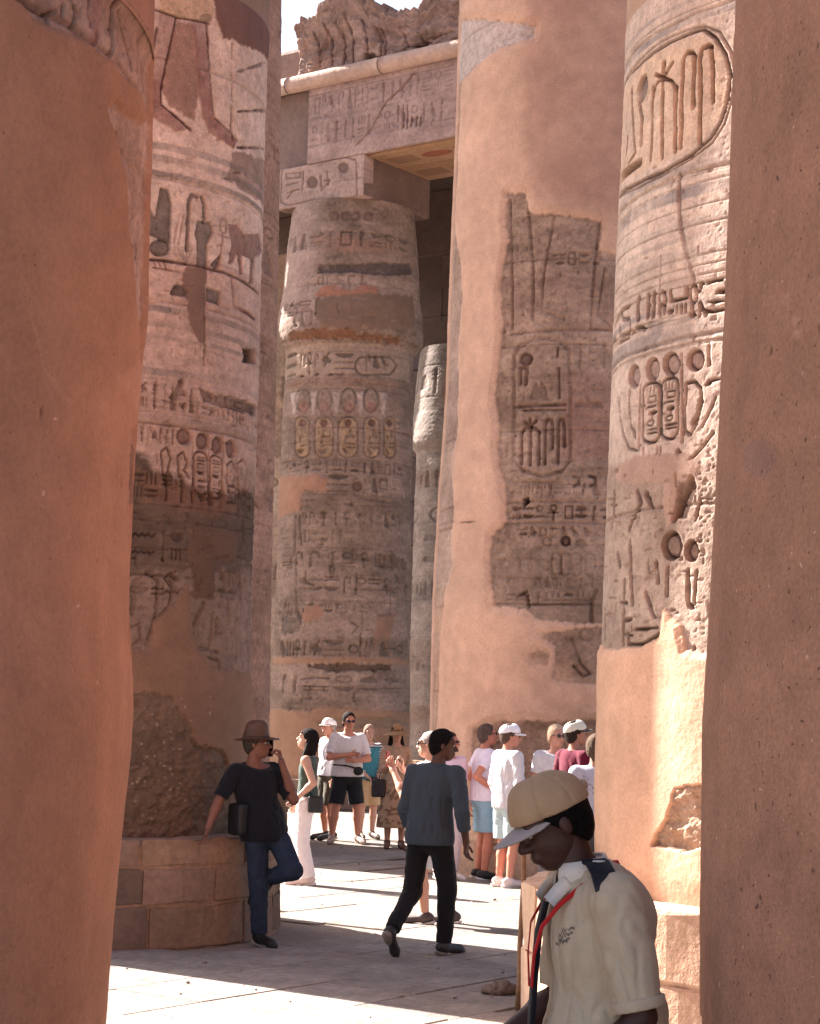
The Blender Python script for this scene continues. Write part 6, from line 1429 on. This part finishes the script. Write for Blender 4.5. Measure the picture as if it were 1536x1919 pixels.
# 10 polo man with light blue shorts
p1 = Person('grey-haired man in white polo and light blue shorts, hand on his hip', gp(905, 1650), 72, 1.76, skin=(214, 138, 114), fat=1.2, head=(4, 8, 0), vox=.011, group=TOUR,
    joints=dict(elR=(.25, -.20, 1.18), wrR=(.20, .10, 1.00), elL=(-.24, -.10, 1.16), wrL=(-.18, .14, 1.0)), hands=dict(R=dict(dir=(-.2, .8, -.25), side=(0, .2, 1))))
p1.shirt(lin((236, 222, 238))*.86, sleeve=.6, hem=.90, puff=.026, collar=True, name='polo_shirt'); p1.legs(lin((150, 184, 206))*.8, length=.88, name='shorts', puff=.032); p1.shoes((40, 38, 40), (226, 222, 222)); p1.hair((96, 78, 72)); p1.glasses((26, 22, 22))
held('waist_bag', 'dark grey waist bag on the man in light blue shorts', 'bag', p1, [{'p': [('bx', (0, 0, 0), (.10, .045, .07), .02)], 'noise': (.003, (20, 20, 20), 1)}], (70, 72, 78), 'leather', (.05, .17, 1.02), vox=.009, parts={'main': 'pouch', 'strap': ([{'p': [('rc', (.1, 0, .03), (.16, -.16, .06), .010, .010), ('rc', (-.1, 0, .03), (-.18, -.15, .06), .010, .010)]}], (40, 38, 40), 'cloth')})
# 11 dark-haired man behind
p2 = Person('dark-haired man in white shirt seen between the polo man and the white cap', gp(934, 1634), 60, 1.82, skin=(206, 140, 116), head=(20, 4, 0), vox=.013, group=TOUR)
p2.shirt(WHITE, sleeve=.6, hem=.92); p2.legs(lin((60, 66, 76)), length=.92, name='shorts', puff=.03); p2.shoes((36, 34, 36)); p2.hair((28, 22, 22))
# 12 white cap, white shirt, shorts
p3 = Person('man in white cap, white shirt and pale shorts, nearest of the right-hand group', gp(948, 1665), 58, 1.77, skin=(220, 150, 126), fat=1.08, head=(24, 0, 0), vox=.011, group=TOUR, joints=dict(elR=(.235, -.02, 1.14), wrR=(.22, .10, .92)))
p3.shirt(WHITE, sleeve=1.5, hem=.86, puff=.03, folds=.010); p3.legs(lin((190, 206, 210))*.8, length=.92, name='shorts', puff=.032); p3.shoes((226, 206, 202), (236, 226, 224)); p3.cap((240, 238, 244), vlen=.08); p3.hair((90, 70, 62)); p3.glasses((24, 20, 20))
# 13-15 the three by the right column
b1 = Person('blond man in white T-shirt looking back between the white cap and maroon shirt', gp(1037, 1668), 168, 1.78, skin=(222, 160, 140), head=(-18, 0, 0), vox=.013, group=TOUR)
b1.shirt(WHITE, sleeve=.6, hem=.9); b1.legs(lin((120, 120, 126)), name='trousers'); b1.shoes((60, 56, 56)); b1.hair((206, 176, 150)); b1.glasses((30, 26, 26))
mr = Person('bearded man in maroon shirt and two-tone cap near the plastered column', gp(1072, 1690), 56, 1.83, skin=(190, 128, 106), head=(22, 10, 0), vox=.012, group=TOUR)
mr.shirt(lin((112, 26, 54))*.7, sleeve=.7, hem=.9); mr.legs(lin((60, 60, 66)), name='trousers'); mr.shoes((40, 38, 38)); mr.cap((208, 204, 190), (70, 74, 70), vlen=.075); mr.hair((50, 38, 34))
wb = Person('brown-haired woman with a bun in white printed shirt, back to the camera', gp(1112, 1742), 8, 1.72, skin=(196, 146, 126), fat=1.0, head=(0, 0, 0), vox=.010, group=TOUR)
def printed(V):
    c = np.tile(lin((206, 204, 222))*.8, (len(V), 1)); bk = V[:, 1] < -.02
    for k, (x0, z0, x1, z1) in enumerate(((-.12, 1.40, -.06, 1.36), (-.10, 1.36, .0, 1.28), (-.08, 1.33, .04, 1.24), (-.06, 1.28, .07, 1.18), (-.02, 1.24, .10, 1.14))):
        t = np.clip(((V[:, 0]-x0)*(x1-x0)+(V[:, 2]-z0)*(z1-z0))/((x1-x0)**2+(z1-z0)**2), 0, 1)
        wv = .010*np.sin(t*40+k); d = np.hypot(V[:, 0]-x0-t*(x1-x0), V[:, 2]-z0-t*(z1-z0)-wv); c[bk & (d < .0045)] = lin((70, 66, 78))
    return c
wb.shirt(printed, sleeve=.7, hem=.88, vox=.007, folds=.005); wb.legs(lin((70, 70, 80)), name='trousers'); wb.shoes((60, 56, 56)); wb.hair((96, 78, 66), 'bun', grow=.018)

# 16 the guard in the foreground, head bent
def khaki(V):
    c = np.tile(lin((214, 192, 166))*.72, (len(V), 1)); fr = (V[:, 1] > .06) & (V[:, 0] < -.02)
    for k in range(4):
        x0, z0 = -.118+.006*k, 1.318-.012*k; t = np.clip((V[:, 0]-x0)/.045, 0, 1)
        d = np.hypot(V[:, 0]-x0-t*.045, V[:, 2]-z0-.004*np.sin(t*17+k*2)+.01*t); c[fr & (d < .0028)] = lin((70, 64, 66))
    return c
gd = Person('uniformed guard in tan cap and khaki shirt, head bent, in the right foreground', (.565, 5.56), -102, 1.79, skin=(74, 44, 38), fat=1.0, head=(0, -27, 0), vox=.009,
    joints=dict(che=(0, .01, 1.28), nk=(0, .045, 1.462), hd=(0, .135, 1.592), shR=(.18, .03, 1.40), shL=(-.18, .01, 1.40), elL=(-.225, -.05, 1.10), wrL=(-.20, .13, .90), elR=(.22, .03, 1.10), wrR=(.15, .24, .98), wai=(0, -.015, 1.08)))
gs = gd.shirt(khaki, sleeve=.93, hem=.95, puff=.030, folds=.009, freq=(17, 17, 5.5), vox=.0062, kk=.006, collar=False, name='uniform_shirt', seed=8, neck=-.01, extra=[('el', (0, -.075, 1.06), (.165, .125, .13)), ('el', (0, -.06, 1.33), (.13, .10, .12))])
def ribbon(name, path, w, th, colr, parent=None, mat='cloth', nrm=None):
    path = np.array(path, float); V = []; F = []
    for i, p in enumerate(path):
        t = unit(path[min(i+1, len(path)-1)]-path[max(i-1, 0)]); n_ = unit(np.asarray(nrm[i] if nrm is not None else p-np.array([0, .03, p[2]]))); sd = unit(np.cross(t, n_))
        for a_, b_ in ((-1, 0), (1, 0), (1, 1), (-1, 1)): V.append(p+sd*w/2*a_+n_*th*b_)
    for i in range(len(path)-1):
        for j in range(4): F.append([i*4+j, i*4+(j+1) % 4, i*4+4+(j+1) % 4, i*4+4+j])
    F.append([0, 1, 2, 3]); e = len(path)*4-4; F.append([e+3, e+2, e+1, e])
    return gd.emit(name, np.array(V), np.array(F), lin(colr), M[mat], parent)
# standing collar, red lanyard, dark tie, shoulder board with emblem, sleeve cuff
n0 = np.array([0, .05, 1.478]); P_ = []; 
for i in range(25):
    an = math.radians(-165+330*i/24); P_.append(n0+np.array([math.sin(an)*.076, -math.cos(an)*.072, -.030*(1-math.cos(an))*.5+.006]))
ribbon('collar', P_, .062, .006, (214, 200, 190), gs, nrm=[p-n0+np.array([0, 0, .03]) for p in P_])
for sg in (-1, 1):
    wing = [n0+np.array([sg*.058, .056, -.040]), n0+np.array([sg*.060, .086, -.066]), n0+np.array([sg*.050, .108, -.096])]
    ribbon('collar', wing, .040, .006, (214, 200, 190), gs, nrm=[(sg*.8, .5, .3)]*3)
    ribbon('lanyard', [n0+np.array([sg*q[0], q[1], q[2]]) for q in ((0, -.100, .010), (.05, -.090, .004), (.094, -.042, -.012), (.100, .03, -.046), (.078, .085, -.098), (.055, .128, -.16), (.03, .142, -.24), (.012, .142, -.33))], .013, .004, (178, 34, 36), nrm=None)
ribbon('tie', [(0, .150, 1.38), (0, .168, 1.30), (0, .178, 1.18), (0, .185, 1.05), (0, .175, .93)], .045, .010, (24, 22, 30), nrm=[(0, 1, .1)]*5)
bd = ribbon('shoulder_board', [(-.085, .045, 1.494), (-.125, .045, 1.490), (-.170, .045, 1.470), (-.215, .046, 1.428)], .066, .010, (20, 20, 34), nrm=[(-.25, .1, 1), (-.3, .1, 1), (-.7, .1, .8), (-.9, .1, .5)])
V_, F_ = tube([np.array([-.135, .045, 1.501])+np.array([.013*math.cos(t), .016*math.sin(t), -.002*math.cos(t)]) for t in np.linspace(0, 5.6, 14)], [.0022]*14, 5); gd.emit('emblem', V_, F_, lin((190, 190, 200)), M['cloth'], bd)
V_, F_ = tube([np.array([-.135, .045, 1.501])+np.array([.007*math.cos(t), .009*math.sin(t), -.001]) for t in np.linspace(.5, 4.6, 8)], [.0018]*8, 5); gd.emit('emblem', V_, F_, lin((190, 190, 200)), M['cloth'], bd)
gd.legs(lin((26, 28, 38))); gd.shoes((24, 22, 22)); gd.hair((14, 12, 12), grow=.005); gd.cap((172, 140, 110), (160, 146, 144), tall=.008, vlen=.085, button=True)
V_, F_ = surface([{'p': [('rc', gd.J['shL'], gd.J['elL'], .0815, .0735)], 'clip': [(gd.J['shL']+(gd.J['elL']-gd.J['shL'])*.94, gd.J['elL']-gd.J['shL']), (gd.J['shL']+(gd.J['elL']-gd.J['shL'])*.84, gd.J['shL']-gd.J['elL'])], 'noise': (.003, (14, 14, 8), 11)}], .006)
gd.emit('sleeve_cuff', V_, F_, lin((214, 192, 166))*.72, M['cloth'], gs)
# thin wooden pole beside the guard's column, and a loose stone
def pole():
    b0 = ground(970, 1893); t0 = at_depth(984, 1545, b0[1]+.02); L = t0-b0
    V, F = tube([b0+L*k/6+np.array([.004*math.sin(k*2.1), 0, 0]) for k in range(7)], [.022, .019, .018, .018, .017, .017, .016], 10)
    V = V-b0; F = np.array(F); me = bpy.data.meshes.new('wooden_pole'); me.from_pydata(V.tolist(), [], [f if f[2] != f[3] else f[:3] for f in F.tolist()]); me.polygons.foreach_set('use_smooth', [True]*len(me.polygons))
    o = link('wooden_pole', me, material('weathered_wood', (.22, .13, .075), rough=.8, noise=[(14, .25)], bump=[(40, .004)])); o.location = b0
    tag(o, 'thin brown wooden pole standing upright in front of the right column base', 'pole', None, 'thing')
    g0 = ground(935, 1866); r_ = np.random.default_rng(4); V, F = surface([{'p': [('el', (0, 0, .02), (.13, .10, .07)), ('el', (.06, .02, .03), (.08, .07, .06))], 'k': .03, 'noise': (.022, (14, 14, 14), 3), 'clip': [((0, 0, 0), (0, 0, -1))]}], .012)
    o = link('stone', mesh_np('stone', V, F, np.tile(C(120, 96, 86), (len(V), 1))), M['block']); o.location = g0+np.array([0, 0, .015]); tag(o, 'small rough stone lying on the paving left of the pole', 'stone', None, 'thing')
pole()
print('objects', len(bpy.data.objects), 'polys', sum(len(m_.polygons) for m_ in bpy.data.meshes))
